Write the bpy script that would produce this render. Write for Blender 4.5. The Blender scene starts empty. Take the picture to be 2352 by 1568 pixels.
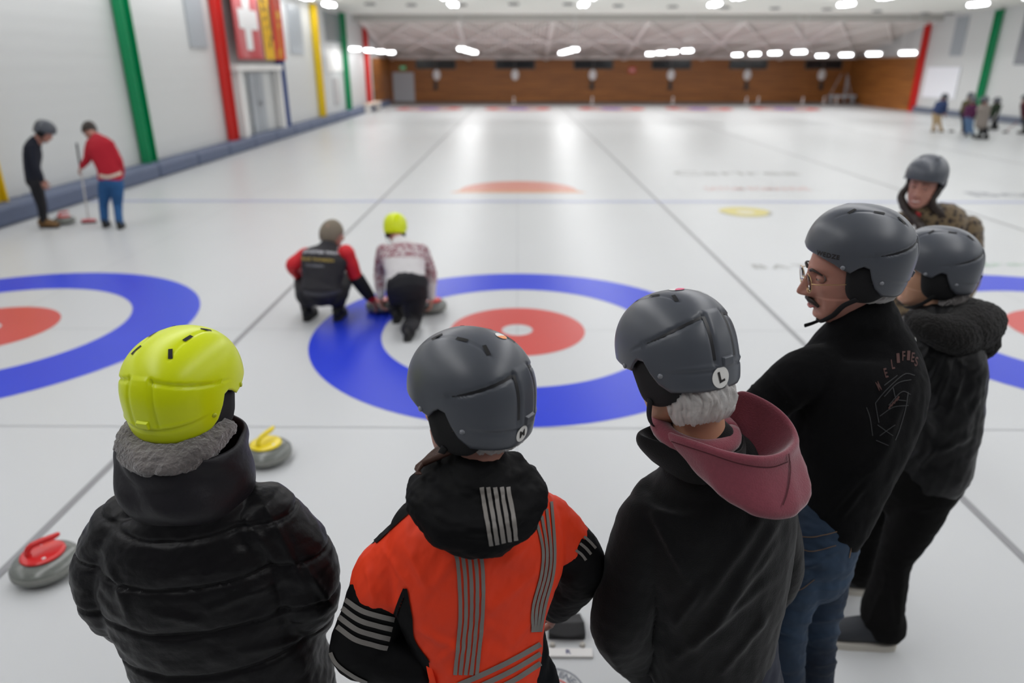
import bpy, bmesh, math, random
import numpy as np
from mathutils import Vector, Matrix
from mathutils.bvhtree import BVHTree
R = math.radians
PI = math.pi
sc = bpy.context.scene
C = sc.collection

# ------------------------------------------------------------------ camera
FPX = 1598.0
cam_d = bpy.data.cameras.new('camera')
cam = bpy.data.objects.new('camera', cam_d)
C.objects.link(cam)
cam_d.sensor_width = 36.0
cam_d.lens = FPX * 36.0 / 2352.0
cam.location = (0, 0, 2.232)
cam.rotation_euler = (R(90 - 21.67), 0, 0.0081)
cam_d.clip_start = 0.05
cam_d.clip_end = 200
cam_d.dof.use_dof = True
cam_d.dof.focus_distance = 1.58
cam_d.dof.aperture_fstop = 1.7
sc.camera = cam

# ------------------------------------------------------------------ world, exposure
w = bpy.data.worlds.new('world')
sc.world = w
w.use_nodes = True
w.node_tree.nodes['Background'].inputs[0].default_value = (0.86, 0.92, 1.0, 1)
w.node_tree.nodes['Background'].inputs[1].default_value = 0.10
sc.view_settings.view_transform = 'Standard'
sc.view_settings.look = 'None'
sc.view_settings.gamma = 1
sc.view_settings.exposure = 0.38
sc.cycles.use_denoising = True
sc.cycles.max_bounces = 6
sc.cycles.diffuse_bounces = 3
sc.cycles.sample_clamp_indirect = 4

LAMP_X = [-7.35, -2.45, 2.45, 7.35, 12.25, 17.15]
for lx in LAMP_X:                       # overhead lamp rows, out of frame; nearest strips added to light onlookers' backs
    for (y0, y1, p) in ((-1.6, 1.2, 80), (1.2, 13.0, 62), (13.0, 23.5, 58)):
        ld = bpy.data.lights.new('tube_and_fill_light', 'AREA')
        ld.shape = 'RECTANGLE'
        ld.size = 1.1 if lx > -7 else 0.5
        ld.size_y = y1 - y0
        ld.energy = p * (y1 - y0) / 6 * (1 if lx > -7 else 0.7)
        ld.color = (0.985, 0.99, 1.0)
        lo = bpy.data.objects.new('tube_and_fill_light', ld)
        lo.location = (lx, (y0 + y1) / 2, 4.33)
        C.objects.link(lo)

# ------------------------------------------------------------------ pixel -> world
CR = cam.rotation_euler.to_matrix()
CO = Vector(cam.location)
def ray(px, py):
    return (CR @ Vector(((px - 1176) / FPX, -(py - 784) / FPX, -1.0)))
def W(px, py, Y):
    d = ray(px, py)
    return CO + d * ((Y - CO.y) / d.y)
def G(px, py, z=0.0):
    d = ray(px, py)
    return CO + d * ((z - CO.z) / d.z)
def WX(px, py, X):
    d = ray(px, py)
    return CO + d * ((X - CO.x) / d.x)

# ------------------------------------------------------------------ materials
MATS = {}
def mat(name, col, rough=0.6, metal=0.0, spec=0.5, noise=None, bump=None, sheen=0, coat=0, emit=None, alpha=1, trans=0, ior=1.45, sss=0, nscale_vec=None):
    if name in MATS: return MATS[name]
    m = bpy.data.materials.new(name)
    m.use_nodes = True
    nt = m.node_tree
    b = nt.nodes['Principled BSDF']
    def S(k, v):
        if k in b.inputs: b.inputs[k].default_value = v
    S('Base Color', (*col, 1)); S('Roughness', rough); S('Metallic', metal)
    S('Specular IOR Level', spec); S('IOR', ior); S('Alpha', alpha)
    S('Transmission Weight', trans)
    if sheen:
        S('Sheen Weight', sheen); S('Sheen Roughness', 0.5); S('Sheen Tint', (1, 1, 1, 1))
    if coat: S('Coat Weight', coat); S('Coat Roughness', 0.15)
    if sss:
        S('Subsurface Weight', sss); S('Subsurface Scale', 0.01); S('Subsurface Radius', (1, 0.35, 0.2))
    if emit: S('Emission Color', (*emit[0], 1)); S('Emission Strength', emit[1])
    tc = None
    if noise or bump:
        tc = nt.nodes.new('ShaderNodeTexCoord')
        src = tc.outputs['Object']
        if nscale_vec:
            mp = nt.nodes.new('ShaderNodeMapping'); mp.inputs['Scale'].default_value = nscale_vec
            nt.links.new(src, mp.inputs[0]); src = mp.outputs[0]
    if noise:                           # (scale, amount, detail)
        n = nt.nodes.new('ShaderNodeTexNoise'); n.inputs['Scale'].default_value = noise[0]; n.inputs['Detail'].default_value = 4
        nt.links.new(src, n.inputs['Vector'])
        mx = nt.nodes.new('ShaderNodeMix'); mx.data_type = 'RGBA'
        a = noise[1]
        mx.inputs[6].default_value = (*[c * (1 - a) for c in col], 1)
        mx.inputs[7].default_value = (*[min(1, c * (1 + a)) for c in col], 1)
        nt.links.new(n.outputs[0], mx.inputs[0]); nt.links.new(mx.outputs[2], b.inputs['Base Color'])
    if bump:                            # (scale, strength, distance)
        n2 = nt.nodes.new('ShaderNodeTexNoise'); n2.inputs['Scale'].default_value = bump[0]; n2.inputs['Detail'].default_value = 3
        nt.links.new(src, n2.inputs['Vector'])
        bp = nt.nodes.new('ShaderNodeBump'); bp.inputs['Strength'].default_value = bump[1]; bp.inputs['Distance'].default_value = bump[2]
        nt.links.new(n2.outputs[0], bp.inputs['Height']); nt.links.new(bp.outputs[0], b.inputs['Normal'])
    MATS[name] = m
    return m

# ------------------------------------------------------------------ object helpers
def tag(o, label=None, cat=None, group=None, kind=None):
    if label: o['label'] = label
    if cat: o['category'] = cat
    if group: o['group'] = group
    if kind: o['kind'] = kind
    return o
def empty(name, loc=(0, 0, 0), rz=0, label=None, cat=None, group=None, kind=None):
    o = bpy.data.objects.new(name, None); C.objects.link(o)
    o.location = loc; o.rotation_euler = (0, 0, rz); o.empty_display_size = 0.1
    return tag(o, label, cat, group, kind)
def link(name, me, m=None, parent=None, smooth=True, world=True):
    """one mesh object; coordinates are world ones unless world is False"""
    o = bpy.data.objects.new(name, me); C.objects.link(o)
    if m is not None:
        for q in (m if isinstance(m, (list, tuple)) else [m]): me.materials.append(q)
    if smooth and len(me.polygons): me.polygons.foreach_set('use_smooth', [True] * len(me.polygons))
    if parent is not None:
        o.parent = parent
        if world: o.matrix_parent_inverse = WORLD_INV(parent)
    return o
def WM(o):
    m = Matrix.LocRotScale(o.location, o.rotation_euler, o.scale)
    if o.parent is not None: m = WM(o.parent) @ o.matrix_parent_inverse @ m
    return m
def WORLD_INV(o): return WM(o).inverted()
class MB:
    """collects shapes, links them as ONE mesh"""
    def __init__(s): s.v = []; s.f = []; s.mi = []
    def add(s, vs, fs, mi=0):
        n = len(s.v); s.v += [tuple(v) for v in vs]; s.f += [tuple(i + n for i in f) for f in fs]; s.mi += [mi] * len(fs); return s
    def box(s, c, d, M=None, mi=0):
        x, y, z = [q / 2 for q in d]
        vs = [Vector((a * x, b * y, e * z)) for a in (-1, 1) for b in (-1, 1) for e in (-1, 1)]
        if M is not None: vs = [M @ v for v in vs]
        vs = [v + Vector(c) for v in vs]
        return s.add(vs, [(0, 1, 3, 2), (4, 6, 7, 5), (0, 4, 5, 1), (2, 3, 7, 6), (0, 2, 6, 4), (1, 5, 7, 3)], mi)
    def bar(s, a, b, wd, ht=None, mi=0):
        a, b = Vector(a), Vector(b); t = (b - a); L = t.length
        q = t.to_track_quat('Z', 'Y').to_matrix()
        return s.box((a + b) / 2, (wd, ht or wd, L), q, mi)
    def lathe(s, prof, c=(0, 0, 0), n=32, M=None, mi=0):
        vs = []; fs = []
        for r, z in prof:
            for i in range(n):
                a = 2 * PI * i / n; v = Vector((r * math.cos(a), r * math.sin(a), z))
                if M is not None: v = M @ v
                vs.append(v + Vector(c))
        for j in range(len(prof) - 1):
            for i in range(n):
                k = (i + 1) % n; fs.append((j * n + i, j * n + k, (j + 1) * n + k, (j + 1) * n + i))
        fs.append(tuple(reversed(range(n)))); fs.append(tuple((len(prof) - 1) * n + i for i in range(n)))
        return s.add(vs, fs, mi)
    def loft(s, pts, rad, side=(1, 0, 0), n=20, cap=True, mi=0, ex=2.0):
        """rings with radii (ra along side, rb across) along pts, domed ends"""
        pts = [Vector(p) for p in pts]; rad = [r if isinstance(r, (tuple, list)) else (r, r) for r in rad]
        if cap:
            for e in (0, -1):
                p = pts[e]; q = pts[1] if e == 0 else pts[-2]; d = (p - q).normalized(); ra, rb = rad[e]; m_ = min(ra, rb)
                add = [(p + d * m_ * math.sin(t), (ra * math.cos(t), rb * math.cos(t))) for t in (0.55, 1.0, 1.35, 1.52)]
                if e == 0:
                    pts = [a[0] for a in reversed(add)] + pts; rad = [a[1] for a in reversed(add)] + rad
                else:
                    pts = pts + [a[0] for a in add]; rad = rad + [a[1] for a in add]
        sd = Vector(side).normalized(); vs = []; fs = []
        for j, p in enumerate(pts):
            t = (pts[min(j + 1, len(pts) - 1)] - pts[max(j - 1, 0)])
            if t.length < 1e-9: t = Vector((0, 0, 1))
            t.normalize()
            u = sd - t * sd.dot(t)
            if u.length < 1e-3: u = t.orthogonal()
            u.normalize(); sd = u; vv = t.cross(u)
            ra, rb = rad[j]
            for i in range(n):
                a = 2 * PI * i / n; ca, sa = math.cos(a), math.sin(a)
                ca = math.copysign(abs(ca) ** (2 / ex), ca); sa = math.copysign(abs(sa) ** (2 / ex), sa)
                vs.append(p + u * ra * ca + vv * rb * sa)
        for j in range(len(pts) - 1):
            for i in range(n):
                k = (i + 1) % n; fs.append((j * n + i, j * n + k, (j + 1) * n + k, (j + 1) * n + i))
        fs.append(tuple(reversed(range(n)))); fs.append(tuple((len(pts) - 1) * n + i for i in range(n)))
        return s.add(vs, fs, mi)
    def ball(s, c, r, n=16, mi=0, M=None):
        rx, ry, rz = r if isinstance(r, (tuple, list)) else (r, r, r)
        vs = []; fs = []; h = n // 2 + 1
        for j in range(h + 1):
            th = PI * (j + 0.02) / (h + 0.04) - PI / 2
            for i in range(n):
                a = 2 * PI * i / n
                v = Vector((rx * math.cos(a) * math.cos(th), ry * math.sin(a) * math.cos(th), rz * math.sin(th)))
                if M is not None: v = M @ v
                vs.append(v + Vector(c))
        for j in range(h):
            for i in range(n):
                k = (i + 1) % n; fs.append((j * n + i, j * n + k, (j + 1) * n + k, (j + 1) * n + i))
        fs.append(tuple(reversed(range(n)))); fs.append(tuple(h * n + i for i in range(n)))
        return s.add(vs, fs, mi)
    def mesh(s, name='mesh'):
        me = bpy.data.meshes.new(name); me.from_pydata(s.v, [], s.f)
        if any(s.mi): me.polygons.foreach_set('material_index', s.mi)
        me.update(); return me
    def build(s, name, m=None, parent=None, smooth=True, bevel=0, world=True):
        o = link(name, s.mesh(name), m, parent, smooth, world)
        if bevel:
            b = o.modifiers.new('bevel', 'BEVEL'); b.width = bevel; b.segments = 2; b.limit_method = 'ANGLE'; b.angle_limit = R(40)
        return o
def cr(pts, n=5):
    """Catmull-Rom through tuples of any length"""
    P = [np.array([float(x) for x in p]) for p in pts]
    P = [2 * P[0] - P[1]] + P + [2 * P[-1] - P[-2]]; out = []
    for i in range(1, len(P) - 2):
        for k in range(n):
            t = k / n; a, b, c, d = P[i - 1:i + 3]
            out.append(0.5 * ((2 * b) + (-a + c) * t + (2 * a - 5 * b + 4 * c - d) * t * t + (-a + 3 * b - 3 * c + d) * t ** 3))
    out.append(P[-2]); return out
def tubecr(mb, pts, n=5, side=(1, 0, 0), seg=20, cap=True, mi=0, ex=2.0):
    """pts: (point, ra[, rb])"""
    q = cr([(*p[0], p[1], p[2] if len(p) > 2 else p[1]) for p in pts], n)
    return mb.loft([Vector(a[:3]) for a in q], [(max(a[3], 0.001), max(a[4], 0.001)) for a in q], side, seg, cap, mi, ex)
def text_geo(txt, size, bold=0.0, spacing=1.0):
    cu = bpy.data.curves.new('t', 'FONT'); cu.body = txt; cu.size = size; cu.align_x = 'CENTER'; cu.align_y = 'CENTER'; cu.offset = bold; cu.space_character = spacing
    cu.resolution_u = 3
    to = bpy.data.objects.new('t', cu); C.objects.link(to)
    dg = bpy.context.evaluated_depsgraph_get(); me = bpy.data.meshes.new_from_object(to.evaluated_get(dg))
    vs = [tuple(v.co) for v in me.vertices]; fs = [tuple(p.vertices) for p in me.polygons]
    bpy.data.objects.remove(to); bpy.data.curves.remove(cu); bpy.data.meshes.remove(me)
    return vs, fs

# vectorised smooth noise
def vnoise(P, seed=0, octv=3):
    rs = np.random.RandomState(seed); out = np.zeros(len(P)); amp = 1.0; fr = 1.0
    for o in range(octv):
        for k in range(4):
            d = rs.normal(size=3); d /= np.linalg.norm(d); ph = rs.uniform(0, 6.28); d2 = rs.normal(size=3); ph2 = rs.uniform(0, 6.28)
            out += amp * np.sin((P @ d) * fr * 1.7 + ph + 1.6 * np.sin((P @ d2) * fr * 0.8 + ph2)) / 4
        amp *= 0.5; fr *= 2.1
    return out
def fuse(mb, voxel=0.007, smooth=6, disp=None, adapt=0):
    """voxel union of all the closed shells in mb, smoothed, displaced along normals -> mesh"""
    me = mb.mesh('tmp'); o = bpy.data.objects.new('tmp', me); C.objects.link(o)
    m = o.modifiers.new('r', 'REMESH'); m.mode = 'VOXEL'; m.voxel_size = voxel; m.adaptivity = adapt
    if smooth:
        s = o.modifiers.new('s', 'SMOOTH'); s.factor = 0.6; s.iterations = smooth
    dg = bpy.context.evaluated_depsgraph_get(); out = bpy.data.meshes.new_from_object(o.evaluated_get(dg))
    bpy.data.objects.remove(o); bpy.data.meshes.remove(me)
    if disp is not None:
        n = len(out.vertices); co = np.empty(n * 3); out.vertices.foreach_get('co', co); co = co.reshape(-1, 3)
        nn = np.empty(n * 3); out.vertex_normals.foreach_get('vector', nn); nn = nn.reshape(-1, 3)
        co = co + nn * disp(co, nn)[:, None]; out.vertices.foreach_set('co', co.ravel()); out.update()
    return out
def bvh_of(me): return BVHTree.FromPolygons([v.co.copy() for v in me.vertices], [tuple(p.vertices) for p in me.polygons])
def strip_on(bvh, path, width, off=0.0025, nw=3, direc=None, n=10, taper=None):
    """a thin band laid on a surface: path is pixel points, each sample projected from the
    back along its own direction and lifted off the cloth a little"""
    q = cr(path, n); vs = []; fs = []; rows = 0; prev = None
    for i, p in enumerate(q):
        a = q[max(i - 1, 0)]; b = q[min(i + 1, len(q) - 1)]; t = np.array([b[0] - a[0], b[1] - a[1]]); t = t / (np.linalg.norm(t) + 1e-9); nrm = np.array([-t[1], t[0]])
        wd = width * (taper(i / (len(q) - 1)) if taper else 1)
        row = []
        for k in range(nw):
            o = (k / (nw - 1) - 0.5) * wd; px, py = p[0] + nrm[0] * o, p[1] + nrm[1] * o
            d = ray(px, py).normalized(); h = bvh.ray_cast(CO, d)
            if h[0] is None: row = None; break
            nn = h[1]
            if nn.dot(d) > 0: nn = -nn
            row.append(h[0] + nn * off)
        if row is None: prev = None; continue
        if prev is not None and (row[1] - prev[1]).length > 0.08: prev = None
        base = len(vs); vs += row
        if prev is not None:
            for k in range(nw - 1): fs.append((pb + k, pb + k + 1, base + k + 1, base + k))
        prev = row; pb = base
    mb = MB(); mb.add(vs, fs); return mb
# ================================================================== the hall
def ice_mat(name, col, rough=0.34, var=0.03):
    m = bpy.data.materials.new(name); m.use_nodes = True; nt = m.node_tree; b = nt.nodes['Principled BSDF']
    tc = nt.nodes.new('ShaderNodeTexCoord')
    n = nt.nodes.new('ShaderNodeTexNoise'); n.inputs['Scale'].default_value = 0.7; n.inputs['Detail'].default_value = 5
    nt.links.new(tc.outputs['Object'], n.inputs['Vector'])
    mx = nt.nodes.new('ShaderNodeMix'); mx.data_type = 'RGBA'
    mx.inputs[6].default_value = (*[c * (1 - var) for c in col], 1); mx.inputs[7].default_value = (*[min(1, c * (1 + var)) for c in col], 1)
    nt.links.new(n.outputs[0], mx.inputs[0]); nt.links.new(mx.outputs[2], b.inputs['Base Color'])
    b.inputs['Roughness'].default_value = rough; b.inputs['IOR'].default_value = 1.31; b.inputs['Specular IOR Level'].default_value = 0.42
    n2 = nt.nodes.new('ShaderNodeTexNoise'); n2.inputs['Scale'].default_value = 160; n2.inputs['Detail'].default_value = 1
    nt.links.new(tc.outputs['Object'], n2.inputs['Vector'])
    bp = nt.nodes.new('ShaderNodeBump'); bp.inputs['Strength'].default_value = 0.13; bp.inputs['Distance'].default_value = 0.002
    nt.links.new(n2.outputs[0], bp.inputs['Height']); nt.links.new(bp.outputs[0], b.inputs['Normal'])
    return m
ICE = ice_mat('ice_white', (0.565, 0.575, 0.58))
IBLUE = ice_mat('ice_blue', (0.018, 0.045, 0.60), var=0.12)
IRED = ice_mat('ice_red', (0.56, 0.075, 0.065), var=0.1)
ILINE = ice_mat('ice_line_grey', (0.27, 0.27, 0.28))
ITEE = ice_mat('ice_line_pale', (0.47, 0.48, 0.49))
IHOG = ice_mat('ice_line_hog', (0.36, 0.39, 0.56))
IYEL = ice_mat('ice_yellow', (0.58, 0.50, 0.14))
IORG = ice_mat('ice_orange', (0.60, 0.30, 0.17))
ISAL = ice_mat('ice_salmon', (0.58, 0.24, 0.19))
IGRY = ice_mat('ice_text_grey', (0.30, 0.30, 0.29))
IPNK = ice_mat('ice_text_pink', (0.58, 0.36, 0.34))
IGRN = ice_mat('ice_text_green', (0.36, 0.50, 0.40))
IDRK = ice_mat('ice_text_dark', (0.22, 0.23, 0.26))

XL, XR, YF, YB = -7.55, 20.3, -2.5, 46.2
def struct(name, mb, m, smooth=False, parent=None, bevel=0):
    o = mb.build(name, m, parent, smooth, bevel)
    if parent is None: o['kind'] = 'structure'
    return o
mb = MB(); mb.box(((XL + XR) / 2 - 0.1, (YF + YB) / 2, -0.05), (XR - XL + 1.0, YB - YF + 0.6, 0.1)); struct('floor', mb, ICE)

def flat(name, polys, m, z=0.0015, parent=None):
    mb = MB()
    for p in polys:
        mb.add([(x, y, z) for x, y in p], [tuple(range(len(p)))])
    return struct(name, mb, m, parent=parent)
def ring(name, cx, cy, r0, r1, m, z=0.0015, n=96):
    mb = MB(); vs = []; fs = []
    for i in range(n):
        a = 2 * PI * i / n; c, s = math.cos(a), math.sin(a)
        vs += [(cx + r0 * c, cy + r0 * s, z), (cx + r1 * c, cy + r1 * s, z)]
        k = (i + 1) % n; fs.append((2 * i, 2 * i + 1, 2 * k + 1, 2 * k))
    mb.add(vs, fs); return struct(name, mb, m)
def rect(x0, y0, x1, y1): return [(x0, y0), (x1, y0), (x1, y1), (x0, y1)]
TEE = 5.90
SHX = [-4.87, 0.0, 5.12, 9.9, 14.6, 19.2]
for i, cx in enumerate(SHX):
    if i < 3:
        ring('trim_ring_blue', cx, TEE, 1.215, 1.829, IBLUE)
        ring('trim_ring_red', cx, TEE, 0.14, 0.61, IRED)
    if cx < 19:
        ring('trim_far_ring_red', cx, 40.2, 1.24, 1.829, IRED)
        ring('trim_far_ring_blue', cx, 40.2, 0.14, 0.61, IBLUE)
    flat('trim_centre_line', [rect(cx - 0.006, YF, cx + 0.006, 43)], ITEE, 0.0008)
for sx in (-2.44, 2.47, 7.35, 12.2, 17.0):
    flat('trim_side_line', [rect(sx - 0.022, YF, sx + 0.022, 43.4)], ILINE, 0.003)
flat('trim_tee_line', [rect(XL, TEE - 0.008, XR, TEE + 0.008)], ITEE, 0.0008)
flat('trim_hog_line', [rect(XL, TEE + 6.40 - 0.10, XR, TEE + 6.40 + 0.06)], IHOG, 0.0027)
flat('trim_back_line', [rect(XL, TEE - 1.835, XR, TEE - 1.825)], ITEE, 0.0027)
# pictures and writing frozen into the ice
mb = MB(); n = 24; c0 = G(1190, 437)
for (r0, r1, mi) in ((0.0, 0.9, 0), (0.9, 1.12, 1)):
    vs = []; fs = []
    for i in range(n + 1):
        a = PI * i / n; vs += [(c0.x + r0 * math.cos(a), c0.y + r0 * math.sin(a), 0.0016), (c0.x + r1 * math.cos(a), c0.y + r1 * math.sin(a), 0.0016)]
        if i: fs.append((2 * i - 2, 2 * i - 1, 2 * i + 1, 2 * i))
    mb.add(vs, fs, mi)
mb.add([(c0.x + a, c0.y + b, 0.0016) for a, b in ((-1.3, -0.28), (1.3, -0.28), (1.1, 0), (-1.1, 0))], [(0, 1, 2, 3)], 2)
struct('trim_sun_emblem', mb, [ISAL, ISAL, IORG])
c1 = G(1712, 487)
mb = MB()
for (r, z, mi) in ((0.42, 0.0016, 0), (0.15, 0.0022, 1)):
    mb.add([(c1.x + r * math.cos(2 * PI * i / 40), c1.y + r * math.sin(2 * PI * i / 40), z) for i in range(40)], [tuple(range(40))], mi)
mb.add([(c1.x + q * math.cos(a), c1.y + q * math.sin(a), 0.002) for q, a in [(0.42, -PI * i / 20) for i in range(21)] + [(0.36, -PI * (20 - i) / 20) for i in range(21)]], [tuple(range(42))], 2)
struct('trim_yellow_disc', mb, [IYEL, ice_mat('ice_pale_yellow', (0.62, 0.58, 0.44)), IGRY])
def ice_text(txt, px, py, wpx, m, ratio=1.0, spacing=1.0, name='trim_ice_writing'):
    a, b = G(px - wpx / 2, py), G(px + wpx / 2, py); wid = (b - a).length; c = (a + b) / 2
    vs, fs = text_geo(txt, 1.0, 0.012, spacing); x0 = min(v[0] for v in vs); x1 = max(v[0] for v in vs); k = wid / (x1 - x0)
    mb = MB(); mb.add([(c.x + (v[0] - (x0 + x1) / 2) * k, c.y + v[1] * k * ratio, 0.0018) for v in vs], fs)
    return struct(name, mb, m)
ice_text('Carirea', 1690, 398, 285, IGRY, 0.9)
ice_text('SATOM ROMANDIE', 1740, 434, 240, IPNK, 2.3)
ice_text('BATI', 1805, 613, 150, IGRY, 0.8, 1.3)
ice_text('green', 2330, 607, 180, IGRN, 0.5)
ice_text('Bois', 2330, 447, 200, IDRK, 0.7)

# ---- walls
WWHITE = mat('wall_paint', (0.78, 0.79, 0.77), 0.45, noise=(0.6, 0.03), bump=(1.2, 0.05, 0.01))
def panelled(name, col, sx):
    """white sandwich panels with fine horizontal joints"""
    m = mat(name, col, 0.4); nt = m.node_tree; b = nt.nodes['Principled BSDF']
    tc = nt.nodes.new('ShaderNodeTexCoord'); wv = nt.nodes.new('ShaderNodeTexWave'); wv.bands_direction = 'Z'; wv.inputs['Scale'].default_value = sx
    nt.links.new(tc.outputs['Object'], wv.inputs['Vector'])
    bp = nt.nodes.new('ShaderNodeBump'); bp.inputs['Strength'].default_value = 0.15; bp.inputs['Distance'].default_value = 0.01
    nt.links.new(wv.outputs[0], bp.inputs['Height']); nt.links.new(bp.outputs[0], b.inputs['Normal']); return m
WP = panelled('wall_panel_white', (0.62, 0.63, 0.625), 1.2)
XW = -8.0
H = 4.5
mb = MB(); mb.box((XW - 0.1, (YF + YB) / 2, H / 2), (0.2, YB - YF, H)); struct('wall_left', mb, WP)
XRW = 20.45
mb = MB(); mb.box((XRW + 0.1, (YF + YB) / 2 + 0.0, H / 2), (0.2, YB - YF, H)); struct('wall_right', mb, WP)
# wood wall
def wood_mat():
    m = mat('wood_boards', (0.23, 0.085, 0.03), 0.5); nt = m.node_tree; b = nt.nodes['Principled BSDF']
    tc = nt.nodes.new('ShaderNodeTexCoord'); mp = nt.nodes.new('ShaderNodeMapping'); mp.inputs['Scale'].default_value = (0.5, 0.5, 14)
    nt.links.new(tc.outputs['Object'], mp.inputs[0])
    n = nt.nodes.new('ShaderNodeTexNoise'); n.inputs['Scale'].default_value = 1.0; n.inputs['Detail'].default_value = 6
    nt.links.new(mp.outputs[0], n.inputs['Vector'])
    cr_ = nt.nodes.new('ShaderNodeValToRGB'); e = cr_.color_ramp.elements
    e[0].position = 0.3; e[0].color = (0.20, 0.068, 0.012, 1); e[1].position = 0.7; e[1].color = (0.42, 0.155, 0.032, 1)
    nt.links.new(n.outputs[0], cr_.inputs[0])
    br = nt.nodes.new('ShaderNodeTexBrick'); br.inputs['Scale'].default_value = 1.0; br.inputs['Brick Width'].default_value = 3.2; br.inputs['Row Height'].default_value = 0.14; br.inputs['Mortar Size'].default_value = 0.006
    br.inputs['Color1'].default_value = (1, 1, 1, 1); br.inputs['Color2'].default_value = (0.8, 0.78, 0.75, 1); br.inputs['Mortar'].default_value = (0.35, 0.3, 0.3, 1)
    sx = nt.nodes.new('ShaderNodeSeparateXYZ'); cb = nt.nodes.new('ShaderNodeCombineXYZ'); ad = nt.nodes.new('ShaderNodeMath')
    nt.links.new(tc.outputs['Object'], sx.inputs[0]); nt.links.new(sx.outputs[0], ad.inputs[0]); nt.links.new(sx.outputs[1], ad.inputs[1])
    nt.links.new(ad.outputs[0], cb.inputs[0]); nt.links.new(sx.outputs[2], cb.inputs[1]); nt.links.new(cb.outputs[0], br.inputs['Vector'])
    mx = nt.nodes.new('ShaderNodeMix'); mx.data_type = 'RGBA'; mx.blend_type = 'MULTIPLY'; mx.inputs[0].default_value = 1
    nt.links.new(cr_.outputs[0], mx.inputs[6]); nt.links.new(br.outputs[0], mx.inputs[7]); nt.links.new(mx.outputs[2], b.inputs['Base Color'])
    return m
WOOD = wood_mat()
YW = 46.0
mb = MB(); mb.box(((XL + XR) / 2, YW + 0.1, 1.3), (XR - XL + 1.2, 0.2, 2.6)); struct('wall_back', mb, WOOD)
mb = MB(); mb.box((XW + 0.06, 43.4, 1.3), (0.08, 5.2, 2.6)); struct('wall_left_wood', mb, WOOD)
mb = MB(); mb.box((XRW - 0.06, 42.0, 1.3), (0.08, 8.0, 2.6)); struct('wall_right_wood', mb, WOOD)
GREY = mat('plinth_grey', (0.13, 0.15, 0.20), 0.6, noise=(3, 0.1))
mb = MB(); mb.box(((XL + XR) / 2, 44.8, 0.05), (XR - XL + 1, 2.4, 0.10)); struct('trim_walkway', mb, mat('walkway_dark', (0.13, 0.11, 0.10), 0.8, noise=(2, 0.2)))
# padded kerb on the left, skirting on the right
KERB = mat('kerb_pad_blue_grey', (0.10, 0.125, 0.20), 0.55, noise=(6, 0.08))
mb = MB()
for k in range(24):
    y0 = -2.4 + k * 1.93; mb.box((-7.78, y0 + 0.955, 0.15), (0.44, 1.91, 0.30))
struct('trim_kerb_left', mb, KERB, bevel=0.06)
mb = MB(); mb.box((XRW - 0.08, 18, 0.13), (0.16, 40.0, 0.26)); struct('baseboard_right', mb, GREY, bevel=0.02)
# ceiling
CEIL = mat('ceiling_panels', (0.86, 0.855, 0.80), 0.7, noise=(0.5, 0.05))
mb = MB(); mb.box(((XW + XRW) / 2, (YF + 37.0) / 2, 4.56), (XRW - XW + 0.2, 37.0 - YF, 0.12)); struct('ceiling', mb, CEIL)
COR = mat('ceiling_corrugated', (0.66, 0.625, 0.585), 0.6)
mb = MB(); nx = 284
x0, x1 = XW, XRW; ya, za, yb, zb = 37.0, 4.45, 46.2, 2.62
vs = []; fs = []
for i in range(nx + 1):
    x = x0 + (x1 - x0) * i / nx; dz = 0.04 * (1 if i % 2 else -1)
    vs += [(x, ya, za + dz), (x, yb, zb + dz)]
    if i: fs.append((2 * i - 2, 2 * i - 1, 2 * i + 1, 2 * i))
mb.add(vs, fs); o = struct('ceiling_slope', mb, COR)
so = o.modifiers.new('s', 'SOLIDIFY'); so.thickness = 0.05; so.offset = 1
mb = MB(); mb.box(((XW + XRW) / 2, 36.98, 4.36), (XRW - XW, 0.12, 0.30)); struct('trim_ceiling_edge', mb, mat('edge_beam', (0.50, 0.48, 0.45), 0.6))
mb = MB(); mb.box(((XW + XRW) / 2, YF - 0.1, 2.25), (XRW - XW, 0.2, 4.5)); struct('wall_front', mb, mat('wall_front_dark', (0.10, 0.10, 0.11), 0.7))
# triangulated steel truss below the slope: one truss for each bay
STEEL = mat('truss_white_steel', (0.86, 0.82, 0.79), 0.5)
def slz(y): return za + (zb - za) * (y - ya) / (yb - ya) - 0.10
tx = [XW + 0.3 + i * 4.7 for i in range(7)]
for i in range(6):
    a, b = tx[i], tx[i + 1]
    t = MB()
    for yy in (37.6, 41.6, 45.6):
        t.bar((a, yy, slz(yy)), (b, yy, slz(yy)), 0.09)
    t.bar((a, 37.3, slz(37.3)), (a, 45.8, slz(45.8)), 0.16)
    for (y0, y1) in ((37.6, 41.6), (41.6, 45.6)):
        m_ = (a + b) / 2
        t.bar((a, y0, slz(y0) - 0.05), (m_, y1, slz(y1) - 0.05), 0.07); t.bar((b, y0, slz(y0) - 0.05), (m_, y1, slz(y1) - 0.05), 0.07)
        t.bar((a, y1, slz(y1) - 0.12), (m_, y0, slz(y0) - 0.12), 0.07); t.bar((b, y1, slz(y1) - 0.12), (m_, y0, slz(y0) - 0.12), 0.07)
    t.bar((a, 45.6, slz(45.6)), (b, 45.6, slz(45.6)), 0.14)
    o = t.build('roof_truss', STEEL, None, False)
    tag(o, ['white steel roof truss bay nearest the left wall, above the grey door', 'second white roof truss bay from the left wall', 'third white roof truss bay from the left wall',
            'fourth white roof truss bay from the left wall', 'fifth white roof truss bay from the left wall', 'white steel roof truss bay nearest the right wall'][i], 'roof truss', 'roof trusses under the sloping soffit')
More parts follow.
